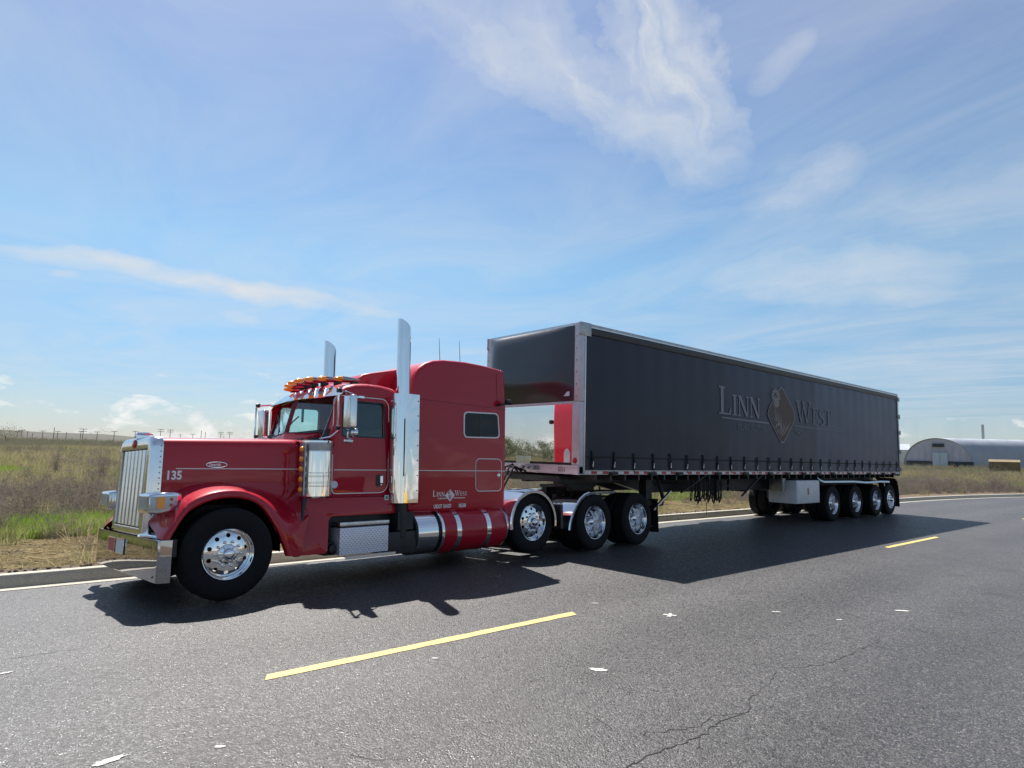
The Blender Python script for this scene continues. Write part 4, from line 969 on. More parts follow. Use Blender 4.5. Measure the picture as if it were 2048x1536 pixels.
plate(circ(1.40, 1.245, .048, 20), [], lambda u, v, w: (u, CAB0-.008+w, v), .002).build('round_sticker', 'plate_white', T, smooth=False)
# ---- steps and tool boxes
for sd in (1, -1):
    Y = (lambda y: y) if sd > 0 else side
    def YB(a, b): return (min(Y(a), Y(b)), max(Y(a), Y(b)))
    bx = G().box(1.40, 2.13, *YB(.07, .42), .365, .70).build('step_box', 'diamond_plate', T, bevel=.006)
    G().box(1.395, 2.135, *YB(.062, .43), .722, .770).build('lid', 'aluminium', bx, bevel=.005)
    G().box(1.405, 2.125, *YB(.078, .41), .70, .722).build('lid_gap', 'black_frame', bx)
    sp_ = G().box(1.43, 2.18, *YB(-.035, -.028), .318, .358).box(1.43, 2.18, *YB(-.03, .07), .345, .350)
    for x in np.arange(1.46, 2.16, .045): sp_.box(x, x+.012, *YB(-.02, .06), .350, .356)
    sp_.build('step', 'aluminium', bx)
    G().box(1.28, 1.42, *YB(.20, .42), .36, .52).lathe([(0, -.1), (.06, -.08), (.07, 0), (.07, .1)], 'y', (1.36, Y(.22), .44), 12).build('step_bracket', 'black_frame', bx)
    # fuel tank
    tk = G().lathe([(0, 3.045), (.27, 3.045), (.318, 3.06), (.326, 3.09), (.326, 4.33), (.318, 4.37), (.27, 4.405), (.14, 4.425), (0, 4.43)], 'x', (0, Y(.375), .545), 56).build('fuel_tank', 'red_paint', T, ang=50)
    G().lathe([(.30, 3.036), (.334, 3.038), (.338, 3.07), (.334, 3.085), (.327, 3.09)], 'x', (0, Y(.375), .545), 56).build('end_ring', 'chrome', tk)
    G().lathe([(.3265, 4.352), (.332, 4.355), (.332, 4.366), (.318, 4.374)], 'x', (0, Y(.375), .545), 56).build('end_ring', 'chrome', tk)
    for x in (3.33, 3.93):
        G().lathe([(.326, x-.004), (.331, x), (.331, x+.078), (.326, x+.082)], 'x', (0, Y(.375), .545), 56).build('tank_strap', 'mirror_steel', tk)
        G().bar((x+.04, Y(.40), .865), (x+.04, Y(.50), .885), .07, .02).build('strap_bolt', 'dull_steel', tk)
    G().lathe([(.30, 2.63), (.312, 2.632), (.312, 2.985), (.30, 2.99)], 'x', (0, Y(.375), .545), 48, 0, 2*PI).build('filler_sleeve', 'mirror_steel', tk)
    G().lathe([(0, 2.60), (.29, 2.61), (.300, 2.63), (.300, 3.03), (0, 3.04)], 'x', (0, Y(.375), .545), 40).build('tank_end', 'black_frame', tk)
    G().lathe([(0, .045), (.06, .045), (.065, .03), (.065, 0)], 'z', (4.12, Y(.34), .865), 18).build('filler_cap', 'chrome', tk)
    G().box(2.45, 4.45, *YB(.50, .82), .60, .70).build('tank_bracket', 'black_frame', tk)
    G().box(2.15, 2.62, *YB(.10, .70), .30, .60).build('battery_box', 'black_frame', T, bevel=.02)
# ---- chrome quarter fenders
def halffender(path, y0, y1, name):
    g = G(); rows = []
    for i, (x, z) in enumerate(path):
        a, b = path[max(0, i-1)], path[min(len(path)-1, i+1)]; dx, dz = b[0]-a[0], b[1]-a[1]; L = math.hypot(dx, dz); nx, nz = -dz/L, dx/L
        if i >= 0: rows.append([(x-nx*.055, y0-.004, z-nz*.055), (x-nx*.018, y0-.010, z-nz*.018), (x, y0+.004, z), (x+nx*.008, y0+.10, z+nz*.008), (x+nx*.010, (y0+y1)/2, z+nz*.010), (x+nx*.008, y1-.1, z+nz*.008), (x, y1, z), (x-nx*.03, y1+.01, z-nz*.03)])
    g.grid(rows); g.grid([[(x, y+.0, z-.004) for x, y, z in r] for r in rows]); return g.build(name, 'mirror_steel', T, ang=40)
pa = []
for k in range(25):
    a = math.radians(188-k*(188+8)/24); pa.append((4.93+.56*math.cos(a), .585+.545*math.sin(a)))
for sd in (1, -1):
    y0, y1 = (.0, .60) if sd > 0 else (side(.60), side(0))
    halffender(pa, y0, y1, 'quarter_fender')
    pb = [(5.80, .42), (5.83, .55), (5.90, .70), (6.0, .84), (6.12, .955), (6.26, 1.03), (6.42, 1.068), (6.6, 1.075), (7.15, 1.075)]
    pb2 = []
    for i in range(len(pb)-1):
        for k in range(3): pb2.append(tuple(a+(b-a)*k/3 for a, b in zip(pb[i], pb[i+1])))
    halffender(pb2+[pb[-1]], y0, y1, 'half_fender')
    G().box(5.62, 5.68, y0+.02, y1, .45, .86).build('fender_flap', 'black_plastic', T)
    g = G().box(8.66, 8.675, y0+.01, y1+.02, .20, .86).bar((8.55, (y0+y1)/2, .86), (8.67, (y0+y1)/2, .86), .62, .03, up=(0, 0, 1)); g.build('mud_flap', 'rubber', T)
# deck behind the sleeper, fifth wheel, air lines
g = G().box(4.55, 5.3, .62, 1.82, .88, .90).box(5.9, 6.1, .8, 1.65, .88, .93)
g.build('deck_plate', 'polished', T)
g = G(); pts = rrect(6.75, 7.75, .78, 1.66, .2, 5); g.add([(x, y, 1.19) for x, y in pts]+[(x, y, 1.13) for x, y in pts], [tuple(range(len(pts))), tuple(range(2*len(pts)-1, len(pts)-1, -1))]+[(i, (i+1) % len(pts), len(pts)+(i+1) % len(pts), len(pts)+i) for i in range(len(pts))])
g.box(6.9, 7.6, .82, .95, .88, 1.13).box(6.9, 7.6, 1.5, 1.62, .88, 1.13).box(6.4, 6.8, .8, .9, .88, 1.0); g.build('fifth_wheel', 'black_frame', T)
for k, (dy, zz, m) in enumerate(((.0, .0, 'black_plastic'), (.10, -.05, 'black_plastic'), (-.12, .04, 'rubber'))):
    G().tube([(4.50, 1.0+dy, 1.35), (4.62, 1.0+dy, 1.15+zz), (4.85, 1.02+dy, 1.02+zz), (5.10, 1.05+dy, 1.08+zz), (5.3, 1.05+dy, 1.35+zz), (5.42, 1.08+dy, 1.52), (5.62, 1.10+dy, 1.52-zz), (5.78, 1.12+dy, 1.44)], .020, 8).build('air_hose', m, T)
for x, y in ((4.7, .3), (4.62, .34)): G().box(x, x+.05, y, y+.3, .72, .95).build('bracket', 'dull_steel', T)
# tail of the frame
G().box(8.5, 8.6, .5, 1.94, .62, .80).box(8.60, 8.62, .62, .80, .62, .76).build('rear_crossmember', 'black_frame', T)

# ------------------------------------------------------------------ trailer
TL, TWd, TH = 16.15, 2.59, 4.10
R_ = thing('curtain_side_trailer', 'long black curtain sided trailer with a mirror bulkhead, coupled behind the red truck', 'trailer', (5.973, 0, 0))
CU = G()
rows = []
nx = 27*8
for i in range(nx+1):
    x = .10+(TL-.16)*i/nx; ph = 2*PI*(x-.40)/.593
    row = []
    for z in np.linspace(1.43, 3.93, 22):
        low = math.exp(-(z-1.43)/.22); up = math.exp(-(3.93-z)/.5)
        d = .005*math.cos(ph)*(low*1.1+up*.5+.05)+.004*math.sin(x*2.3+1.5*math.sin(x*.7))*(.4+low)+.004*math.sin(z*5+x*1.7)*(.3+low)
        row.append((x, -.006+d, z))
    rows.append(row)
CU.grid(rows).build('curtain', 'curtain', R_, ang=60)
CU2 = G().grid([[(x, TWd, z) for z in (1.43, 3.93)] for x in (.1, TL-.06)]).build('curtain', 'curtain', R_)
G().box(.06, TL-.03, .05, TWd-.05, 4.03, 4.075).build('roof', 'header_black', R_)
for y0, y1 in ((-.03, .05), (TWd-.05, TWd+.03)):
    s_ = 1 if y0 < 1 else -1
    g = G(); P = [(0, 3.905), (-.012, 3.91), (-.020, 3.95), (-.020, 4.02), (-.006, 4.03)]
    yb = 0 if s_ > 0 else TWd
    g.grid([[(x, yb-.012+p[0] if s_ > 0 else yb+.012-p[0], p[1]) for p in P] for x in (.14, TL-.04)]); tr = g.build('header_rail', 'header_black', R_)
    g = G().box(.14, TL-.03, *((-.040, .03) if s_ > 0 else (TWd-.03, TWd+.04)), 4.028, 4.052); g.build('drip_rail', 'aluminium', tr)
    G().box(.12, TL-.03, *((-.034, .03) if s_ > 0 else (TWd-.03, TWd+.034)), 4.054, 4.10).build('roof_edge', 'dull_steel', tr)
    G().box(.10, TL-.05, *((-.014, .02) if s_ > 0 else (TWd-.02, TWd+.014)), 1.655, 1.685).build('lower_welt', 'webbing', R_)
# front frame
for y0, y1 in ((-.045, .14), (TWd-.14, TWd+.045)):
    p = G().box(-.02, .10, y0, y1, 2.66, 4.10).build('corner_post', 'frame_metal', R_, bevel=.012)
    G().box(-.02, .10, y0, y1, 1.35, 2.655).build('lower_post', 'frame_metal', R_, bevel=.012)
    yy_ = y0+.06 if y0 < 1 else y1-.06
    for z in np.arange(2.75, 4.05, .22): ob('rivet', G().lathe([(0, -.006), (.008, -.005), (.011, 0)], 'x', (-.021, yy_+.03, z), 8).mesh('rivet'), 'black_frame', p)
    G().box(.10, .135, *((-.05, .0) if y0 < 1 else (TWd, TWd+.05)), 1.36, 4.02).build('curtain_pole', 'aluminium', R_, bevel=.008)
    G().box(-.03, .26, *((-.055, .0) if y0 < 1 else (TWd, TWd+.055)), 3.86, 4.108).build('top_cap', 'dull_steel', R_, bevel=.015)
G().box(-.02, .06, .14, TWd-.14, 4.045, 4.10).build('top_bar', 'aluminium', R_)
G().box(-.025, .06, .10, TWd-.10, 2.615, 2.665).build('middle_bar', 'frame_metal', R_, bevel=.006)
# bulging glossy tarpaulin over the upper half
def bulge():
    rows = []; ny, nz = 44, 36
    for i in range(ny+1):
        y = .10+(TWd-.20)*i/ny; u = i/ny; row = []
        for k in range(nz+1):
            q = k/nz; z = 2.665+1.385*q
            e = (1-(2*u-1)**8)*(1-max(0, 1-2*q)**6)
            sag = .10*math.exp(-((q-.20)/.22)**2)*math.sin(PI*u)**.8
            top = .17*max(0, 1-q**5)**.6*(.12+.88*u**.6)*min(1, q*2.5)
            wr = .006*math.sin(14*u+9*q)*math.exp(-((q-.12)/.10)**2)+.010*math.sin(5*u-26*q+2*math.sin(6*u))*math.exp(-((q-.13)/.09)**2)
            row.append((-.025-(.020+sag+top+wr)*e, y, z))
        rows.append(row)
    return G().grid(rows).build('nose_tarpaulin', 'gloss_black', R_, ang=80)
bulge()
G().box(-.020, -.012, .14, TWd-.14, 1.56, 2.615).build('mirror_panel', 'mirror_steel', R_)
G().box(.0, .05, .05, TWd-.05, 1.40, 4.05).build('bulkhead', 'header_black', R_)
fr = G().box(-.04, .10, -.045, TWd+.045, 1.365, 1.50).box(-.055, .0, -.045, TWd+.045, 1.49, 1.515).box(-.05, .0, -.045, TWd+.045, 1.355, 1.375).build('front_rail', 'frame_metal', R_, bevel=.006)
text_mesh('5311', .115, lambda u, v, w: (-.043-w, .45-u, 1.395+v), off=.002, sx=.82).build('trailer_number', 'black_plastic', fr, smooth=False)
G().lathe([(0, -.03), (.02, -.028), (.045, -.015), (.055, 0)], 'x', (-.024, .055, 1.60), 18).build('marker_lamp', 'red_lens', R_)
G().box(-.03, -.02, .18, .32, 1.56, 1.75).lathe([(0, -.01), (.055, -.008), (.06, 0)], 'x', (-.024, .25, 1.75), 16).build('document_holder', 'white_tape', R_, smooth=False)
G().box(-.055, -.052, .18, .32, 2.76, 2.84).build('data_plate', 'plate_white', R_)
gh = G().box(-.12, -.03, .95, 1.35, 1.40, 1.48)
for y in (1.0, 1.16, 1.32): gh.lathe([(0, -.09), (.03, -.085), (.036, -.05), (.03, 0)], 'x', (-.08, y, 1.45), 12)
gh.build('gladhand_bracket', 'dull_steel', R_)
G().box(-.03, -.015, 1.22, 1.62, 1.515, 1.66).build('placard_holder', 'polished', R_)
# side rail with reflective tape
for s_ in (1, -1):
    yb = 0 if s_ > 0 else TWd
    def YB(a, b): return (yb+a, yb+b) if s_ > 0 else (yb-b, yb-a)
    rail = G().box(.10, TL-.02, *YB(-.02, .06), 1.352, 1.432).box(.10, TL-.02, *YB(-.034, -.02), 1.42, 1.434).build('side_rail', 'dull_steel', R_)
    tr_ = random.Random(4); X = .18; k = 0; tape_r = G(); tape_w = G()
    while X < 15.6:
        L = tr_.choice((.62, .9, 1.2)); x = X; c = 0
        while x < X+L:
            w = .155
            g = G().box(x, min(x+w, X+L)-.002, *YB(-.0232, -.0195), 1.364, 1.414)
            g.build('reflective_tape', 'red_tape' if c % 2 else 'white_tape', rail, smooth=False); x += w; c += 1
        # rub-rail pocket / winch track between the tapes
        G().box(X+L+.03, X+L+.25, *YB(-.05, -.018), 1.335, 1.405).box(X+L+.06, X+L+.22, *YB(-.075, -.05), 1.345, 1.375).build('winch_track', 'black_frame', rail)
        X += L+.30
    # straps with buckles
    bm_ = G().add([], []).box(-.016, .016, -.020, -.006, -.055, .012).box(-.008, .008, -.026, -.018, -.02, .05).mesh('buckle', bevel=.004)
    stg = G().box(-.026, .026, -.012, -.006, -.13, .02).box(-.026, .026, -.014, -.004, .20, .24).mesh('strap', smooth=False)
    lpg = G().tube([(-.012, -.010, .23), (-.018, -.016, .12), (-.012, -.022, .0)], .006, 6).tube([(.016, -.010, .23), (.010, -.018, .10), (.010, -.022, .0)], .006, 6).mesh('strap_loop')
    tl = G().box(-.020, .020, -.012, -.005, .02, .23).mesh('strap_upper', smooth=False)
    for k in range(27):
        x = .40+k*.593+rng.normal(0, .012); z = 1.53+rng.normal(0, .006)
        o = ob('strap', stg, 'webbing', R_, (x, yb-(.012 if s_ > 0 else -.012), z), (0, rng.normal(0, .03), 0 if s_ > 0 else PI))
        ob('strap_upper', tl, 'webbing', o); ob('buckle', bm_, 'aluminium', o)
        ob('strap_loop', lpg, 'black_plastic', o)
# lettering on the curtain
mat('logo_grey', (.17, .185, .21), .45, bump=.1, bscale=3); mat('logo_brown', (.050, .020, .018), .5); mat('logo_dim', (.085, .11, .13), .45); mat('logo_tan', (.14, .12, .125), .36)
cm_ = lambda u, v, w: (u, -.0185-w, v)
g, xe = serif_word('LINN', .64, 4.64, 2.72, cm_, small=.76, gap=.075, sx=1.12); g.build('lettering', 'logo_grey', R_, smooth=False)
def diam(s): 
    cx, cz = 7.64, 2.87
    return [(cx-.76*s, cz-.02*s), (cx-.66*s, cz+.17*s), (cx-.14*s, cz+.66*s), (cx-.0*s, cz+.74*s), (cx+.14*s, cz+.66*s), (cx+.68*s, cz+.17*s), (cx+.76*s, cz-.02*s), (cx+.68*s, cz-.16*s), (cx+.10*s, cz-.70*s), (cx, cz-.73*s), (cx-.10*s, cz-.70*s), (cx-.66*s, cz-.16*s)]
plate(diam(1), [diam(.955)], lambda u, v, w: cm_(u, v, .001), 0).build('emblem_border', 'logo_grey', R_, smooth=False)
G().add([cm_(u, v, .0003) for u, v in diam(.95)], [tuple(range(12))]).build('emblem', 'logo_brown', R_, smooth=False)
b = G()
def blade(x0, z0, x1, z1, w, k=.0016):
    d = Vector((x1-x0, z1-z0)); n = Vector((-d.y, d.x)).normalized()*w; mx, mz = x0+(x1-x0)*.45, z0+(z1-z0)*.45
    b.add([cm_(x0, z0, k), cm_(mx+n.x, mz+n.y, k), cm_(x1, z1, k), cm_(mx-n.x, mz-n.y, k)], [(0, 1, 2, 3)])
for k, (x1, z1) in enumerate(((7.18, 2.62), (7.34, 3.02), (7.40, 3.10), (7.55, 2.95), (7.62, 2.9), (7.74, 2.72), (7.9, 2.8), (8.05, 2.62), (8.16, 2.76), (7.1, 2.84))): blade(7.62+.02*k-.1, 2.24+abs(k-4)*.03, x1, z1, .022)
blade(7.36, 2.35, 7.30, 3.10, .035)
for k in range(13):
    a = math.radians(-20+k*18.5); blade(7.33+.07*math.cos(a), 3.33+.06*math.sin(a), 7.33+.28*math.cos(a), 3.33+.25*math.sin(a), .030)
b.add([cm_(7.36+.14*math.cos(t), 3.17+.13*math.sin(t), .0022) for t in [2*PI*k/14 for k in range(14)]], [tuple(range(14))])
b.build('emblem_plant', 'logo_tan', R_, smooth=False)
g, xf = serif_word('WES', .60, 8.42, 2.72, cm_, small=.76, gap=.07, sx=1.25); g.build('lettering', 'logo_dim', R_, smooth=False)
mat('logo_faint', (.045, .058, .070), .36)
g, xf = serif_word('T', .456, xf, 2.72, cm_, small=.76, gap=.07, sx=1.25); g.build('lettering', 'logo_faint', R_, smooth=False)  # T nearly matches the curtain: glare put into its colour
G().add([cm_(4.74, 2.63, 0), cm_(6.95, 2.60, 0), cm_(6.95, 2.64, 0), cm_(4.74, 2.655, 0)], [(0, 1, 2, 3)]).build('rule', 'logo_grey', R_, smooth=False)
G().add([cm_(8.30, 2.60, 0), cm_(11.7, 2.58, 0), cm_(11.7, 2.60, 0), cm_(8.30, 2.64, 0)], [(0, 1, 2, 3)]).build('rule', 'logo_dim', R_, smooth=False)
text_mesh('RELIABLE SOLUTIONS', .20, lambda u, v, w: cm_(5.45+u, 2.40+v, 0), sx=.68, off=.003).build('lettering', 'logo_dim', R_, smooth=False)
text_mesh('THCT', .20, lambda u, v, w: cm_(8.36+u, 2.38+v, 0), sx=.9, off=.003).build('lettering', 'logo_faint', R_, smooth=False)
# rear: doors, hinges
G().box(TL-.05, TL, .0, TWd, 1.30, 4.08).build('rear_frame', 'header_black', R_)
for z in (1.5, 2.1, 2.75, 3.3, 3.9): G().box(TL-.06, TL+.05, -.05, .05, z-.03, z+.06).tube([(TL+.02, -.05, z-.06), (TL+.02, -.05, z+.09)], .02).build('hinge', 'dull_steel', R_)
G().box(TL-.10, TL-.0, -.03, -.015, 1.36, 4.05).build('rear_trim', 'dull_steel', R_)
# chassis
g = G()
for y in (.78, 1.68):
    g.add([(0.3, y, 1.15), (2.0, y, 1.15), (3.0, y, .93), (15.9, y, .90), (15.9, y, 1.35), (0.3, y, 1.35), (0.3, y+.13, 1.15), (2.0, y+.13, 1.15), (3.0, y+.13, .93), (15.9, y+.13, .90), (15.9, y+.13, 1.35), (0.3, y+.13, 1.35)],
          [(0, 1, 4, 5), (1, 2, 3, 4), (6, 11, 10, 7), (7, 10, 9, 8), (0, 6, 7, 1), (1, 7, 8, 2), (2, 8, 9, 3), (3, 9, 10, 4), (5, 4, 10, 11), (0, 5, 11, 6)])
CF = g.build('main_beam', 'black_frame', R_)
for x in np.arange(.5, 16, .42): G().box(x, x+.05, .03, TWd-.03, 1.24, 1.35).build('cross_member', 'black_frame', R_)
G().box(.05, TL-.05, .03, TWd-.03, 1.352, 1.395).build('deck', 'black_frame', R_)
G().box(.15, 1.9, .6, 2.0, 1.19, 1.30).build('kingpin_plate', 'black_frame', R_)
for (xa, xb, za, zb) in ((2.95, 2.4, .78, 1.33), (3.6, 4.25, .95, 1.35), (6.15, 6.75, .82, 1.36), (4.9, 5.35, 1.30, .98), (5.55, 5.1, 1.3, .98)):
    G().bar((xa, .30, za), (xb, .06, zb), .045, .03).build('brace', 'black_frame', R_)
G().bar((2.62, .30, .62), (3.05, .18, 1.0), .06, .03).build('brace', 'aluminium', R_)
for y in (.34, TWd-.52):
    lg = G().box(2.42, 2.62, y, y+.18, .70, 1.32).box(2.46, 2.58, y+.03, y+.15, .30, .72).box(2.38, 2.66, y-.03, y+.21, .27, .30).build('landing_leg', 'black_frame', R_)
    G().tube([(2.70, y-.02, 1.12), (2.86, y-.06, 1.10), (2.92, y-.08, .84), (2.88, y-.08, .72), (2.66, y-.02, .68)], .022, 8).build('crank_handle', 'black_frame', lg)
G().box(2.48, 2.56, .4, 2.2, .78, .84).build('landing_brace', 'black_frame', R_)
G().box(3.0, 5.6, .70, .76, 1.0, 1.12).build('support_beam', 'black_frame', R_)
# bundles of chains and straps hung under the deck
cr_ = random.Random(3)
for k in range(26):
    x = 3.98+k*.043+(.0 if k < 13 else .06); y = .10+cr_.uniform(0, .28); zb = .66+cr_.uniform(0, .20); w = cr_.uniform(.04, .13)
    pts = [(x, y, 1.32), (x+.008, y, 1.0), (x-.01, y+.01, zb+.10), (x+w*.4, y+.02, zb), (x+w, y+.01, zb+.09), (x+w*.95, y, .98), (x+w*.9, y, 1.30)]
    pts2 = []
    for i in range(len(pts)-1):
        n = max(2, int((Vector(pts[i+1])-Vector(pts[i])).length/.045))
        for q in range(n): pts2.append(tuple(a+(b-a)*q/n+cr_.uniform(-.003, .003) for a, b in zip(pts[i], pts[i+1])))
    G().tube(pts2, [.009+.006*(i % 2) for i in range(len(pts2))], 5).build('hanging_chain', 'chain_steel', R_)
G().tube([(4.28, .1, .75), (4.285, .1, .45)], .006, 5).build('hanging_strap', 'webbing', R_)
# tool boxes
tb = G().box(8.47, 9.86, .03, .80, .575, 1.185).build('tool_box', 'white_box', R_, bevel=.012)
G().box(8.50, 9.83, .020, .030, .60, 1.16).build('tool_box_door', 'white_box', tb, bevel=.004)
G().lathe([(0, -.012), (.03, -.01), (.035, 0)], 'y', (9.13, .02, .90), 12).box(9.10, 9.16, .010, .02, .80, .98).build('tool_box_latch', 'red_lens', tb)
g = G()
for a in range(10): g.lathe([(0, -.004), (.012, -.003), (.014, 0)], 'x', (8.468, .40+.20*math.cos(a*.63), .93+.16*math.sin(a*.63)), 8)
g.build('vent_holes', 'dull_steel', tb)
G().box(6.9, 8.05, 1.9, 2.5, .95, 1.28).build('far_tool_box', 'white_box', R_, bevel=.012)
G().box(8.15, 8.32, .25, .6, .9, 1.33).build('hose_reel', 'dull_steel', R_)
# axles, wheels, fender
tx = [10.954, 12.632, 14.259, 15.50]
for i, x in enumerate(tx):
    d = i < 3
    wheel(R_, x, .107, .51, 1, d); wheel(R_, x, TWd-.107, .51, -1, d)
    G().tube([(x, .3, .51), (x, TWd-.3, .51)], .07, 10).box(x-.5, x-.1, .72, .82, .55, .92).box(x-.5, x-.1, 1.77, 1.87, .55, .92).build('axle', 'black_frame', R_)
for s_ in (1, -1):
    yb = 0 if s_ > 0 else TWd
    def YB(a, b): return (yb+a, yb+b) if s_ > 0 else (yb-b, yb-a)
    g = G(); rows = []
    for x, z in ((9.75, 1.27), (9.95, 1.20), (10.15, 1.165), (12.3, 1.155), (13.2, 1.12), (13.8, 1.125), (14.4, 1.14), (15.2, 1.125)):
        ya, ybb = YB(.02, .68); 
        if s_ < 0: ya, ybb = ybb, ya
        rows.append([(x, ya, z-.055), (x, ya-.006*s_, z-.045), (x, ya+.01*s_, z), (x, ybb, z+.004)])
    g.grid(rows); g.grid([[(a, b, c-.004) for a, b, c in r] for r in rows]); g.build('wheel_fender', 'aluminium', R_)
    G().bar((14.75, yb+.06*s_, 1.10), (14.78, yb+.05*s_, .96), .05, .02).build('fender_bracket', 'aluminium', R_)
    g = G(); rows = []
    for x, z in ((15.55, 1.22), (15.8, 1.20), (15.98, 1.10), (16.08, .92), (16.12, .6), (16.13, .26)): rows.append([(x, yb+.04*s_, z), (x, yb+.66*s_, z)])
    g.grid(rows); g.grid([[(a-.012, b, c-.01) for a, b, c in r] for r in rows]); g.build('mud_flap', 'rubber', R_)
G().tube([(9.0, .9, 1.0), (9.0, 1.7, 1.0)], .14, 14).tube([(7.4, .9, 1.0), (7.4, 1.7, 1.0)], .14, 14).build('air_tank', 'black_frame', R_)

# ------------------------------------------------------------------ vegetation
def leaf_mesh(blades, name):
    "blades: list of (base, tip, width, bend) thin tapering strips"
    g = G()
    for b, t, w, bd in blades:
        b, t = Vector(b), Vector(t); d = (t-b); n = d.cross(Vector((random.gauss(0, 1), random.gauss(0, 1), .1)))
        if n.length < 1e-6: continue
        n = n.normalized()*w/2; m = b.lerp(t, .55)+Vector(bd)
        g.add([b-n, b+n, m+n*.8, m-n*.8, t], [(0, 1, 2, 3), (3, 2, 4)])
    me = bpy.data.meshes.new(name); me.from_pydata(g.v, [], g.f); return me
def tuft(n, h, r, w, lean, seed):
    random.seed(seed); B = []
    for k in range(n):
        a = random.uniform(0, 2*PI); q = r*random.random()**.6; hh = h*random.uniform(.45, 1.1); l = lean*random.uniform(.2, 1.2)
        B.append(((q*math.cos(a), q*math.sin(a), -.02), (q*math.cos(a)+l*math.cos(a+random.gauss(0, .7)), q*math.sin(a)+l*math.sin(a+random.gauss(0, .7)), hh), w*random.uniform(.6, 1.3), (0, 0, .04*hh)))
    return B
def twigs(n, h, r, w, seed, dens=1.):
    "tangled dead bush: many crooked branches inside a dome"
    random.seed(seed); B = []
    for k in range(n):
        a = random.uniform(0, 2*PI); e = random.uniform(.15, 1.45); L = random.uniform(.45, 1.0)
        p = Vector((random.gauss(0, .12*r), random.gauss(0, .12*r), 0)); d = Vector((math.cos(a)*math.cos(e), math.sin(a)*math.cos(e), math.sin(e)))
        for s in range(4):
            st = Vector((d.x*r*L/3.2, d.y*r*L/3.2, d.z*h*L/3.0)); q = p+st
            B.append((p, q, w*(1-.2*s), (0, 0, 0)))
            for j in range(int(2*dens)):
                dd = Vector((random.gauss(0, 1), random.gauss(0, 1), random.gauss(.35, .8))).normalized(); B.append((q, q+dd*random.uniform(.08, .20)*h, w*.55, (0, 0, 0)))
            p = q; d = (d+Vector((random.gauss(0, .35), random.gauss(0, .35), random.gauss(0, .3)))).normalized()
    return B
def scatter(name, protos, P, rot, scl, idx, label, cat):
    "one stuff object: real clumps instanced on points"
    me = bpy.data.meshes.new(name); me.from_pydata([tuple(p) for p in P], [], []); o = bpy.data.objects.new(name, me); COL.objects.link(o)
    for nm, dat, ty in (('rz', rot, 'FLOAT'), ('sc', scl, 'FLOAT'), ('ix', idx, 'INT')):
        a = me.attributes.new(nm, ty, 'POINT'); a.data.foreach_set('value', np.asarray(dat, 'i' if ty == 'INT' else 'f'))
    col = bpy.data.collections.new(name+'_clumps')
    for i, (pm, m) in enumerate(protos):
        if not pm.materials: pm.materials.append(M[m])
        po = bpy.data.objects.new('%s_clump_%02d' % (name, i), pm); col.objects.link(po)
    ng = bpy.data.node_groups.new(name, 'GeometryNodeTree'); ng.interface.new_socket('Geometry', in_out='INPUT', socket_type='NodeSocketGeometry'); ng.interface.new_socket('Geometry', in_out='OUTPUT', socket_type='NodeSocketGeometry')
    n, l = ng.nodes, ng.links; gi = n.new('NodeGroupInput'); go = n.new('NodeGroupOutput'); ins = n.new('GeometryNodeInstanceOnPoints'); ci = n.new('GeometryNodeCollectionInfo')
    ci.inputs['Collection'].default_value = col; ci.inputs['Separate Children'].default_value = True; ci.inputs['Reset Children'].default_value = True
    def attr(nm, ty):
        x = n.new('GeometryNodeInputNamedAttribute'); x.data_type = ty; x.inputs[0].default_value = nm; return x.outputs[0]
    cx = n.new('ShaderNodeCombineXYZ'); l.new(attr('rz', 'FLOAT'), cx.inputs[2])
    ins.inputs['Pick Instance'].default_value = True
    l.new(gi.outputs[0], ins.inputs['Points']); l.new(ci.outputs[0], ins.inputs['Instance']); l.new(attr('ix', 'INT'), ins.inputs['Instance Index']); l.new(cx.outputs[0], ins.inputs['Rotation'])
    cs = n.new('ShaderNodeCombineXYZ'); sa = attr('sc', 'FLOAT')
    for k in range(3): l.new(sa, cs.inputs[k])
    l.new(cs.outputs[0], ins.inputs['Scale']); l.new(ins.outputs[0], go.inputs[0])
    md = o.modifiers.new('scatter', 'NODES'); md.node_group = ng
    return tag(o, label, cat, kind='stuff')
def field_points(n, dmin, dmax, a0, a1, rs, pw=1.):
    "points in the field seen from the photographer's side, denser near"
    a = np.radians(rs.uniform(a0, a1, n)); d = dmin*(dmax/dmin)**(rs.random(n)**pw)
    x = CAM.x+d*np.sin(a); y = CAM.y+d*np.cos(a); return x, y, d
rs = np.random.default_rng(5)
def keep(x, y, off): return (y-yk(x)) > off
# masks that follow the photo's layout
def green_mask(x, y):
    d = y-yk(x); near = np.exp(-((d-5.2)/1.9)**2)*(noise2(x/2.2, y/2.2, 21) > -.35); pat = (noise2(x/9+3, y/5, 22) > .40)*(d > 16)*(d < 70)
    return np.clip(near+pat*.9, 0, 1)
def brush_mask(x, y):
    d = y-yk(x); m = noise2(x/3.6, y/3.0, 23); band = np.exp(-((d-9.8)/3.3)**2)*1.3*(m > -.45); far = sstep(48, 75, d)*.9; right = sstep(20, 27, x)*np.exp(-((d-4.5)/3.8)**2)*1.7
    return np.clip(band+far+right*(1+m)+sstep(18, 26, x)*.75*(d < 60)+.10+.25*(m > .45), 0, 1)
gp_ = [(leaf_mesh(tuft(46, .26, .17, .010, .10, k), 'grass_clump'), 'green_grass') for k in range(3)]
op_ = [(leaf_mesh(tuft(44, .30, .18, .009, .14, 10+k), 'grass_clump'), 'olive_grass') for k in range(3)]
sp_ = [(leaf_mesh(tuft(40, .36, .18, .008, .18, 20+k), 'straw_clump'), 'straw') for k in range(3)]
lp_ = [(leaf_mesh(tuft(30, .09, .16, .010, .12, 30+k), 'litter_clump'), 'straw') for k in range(2)]
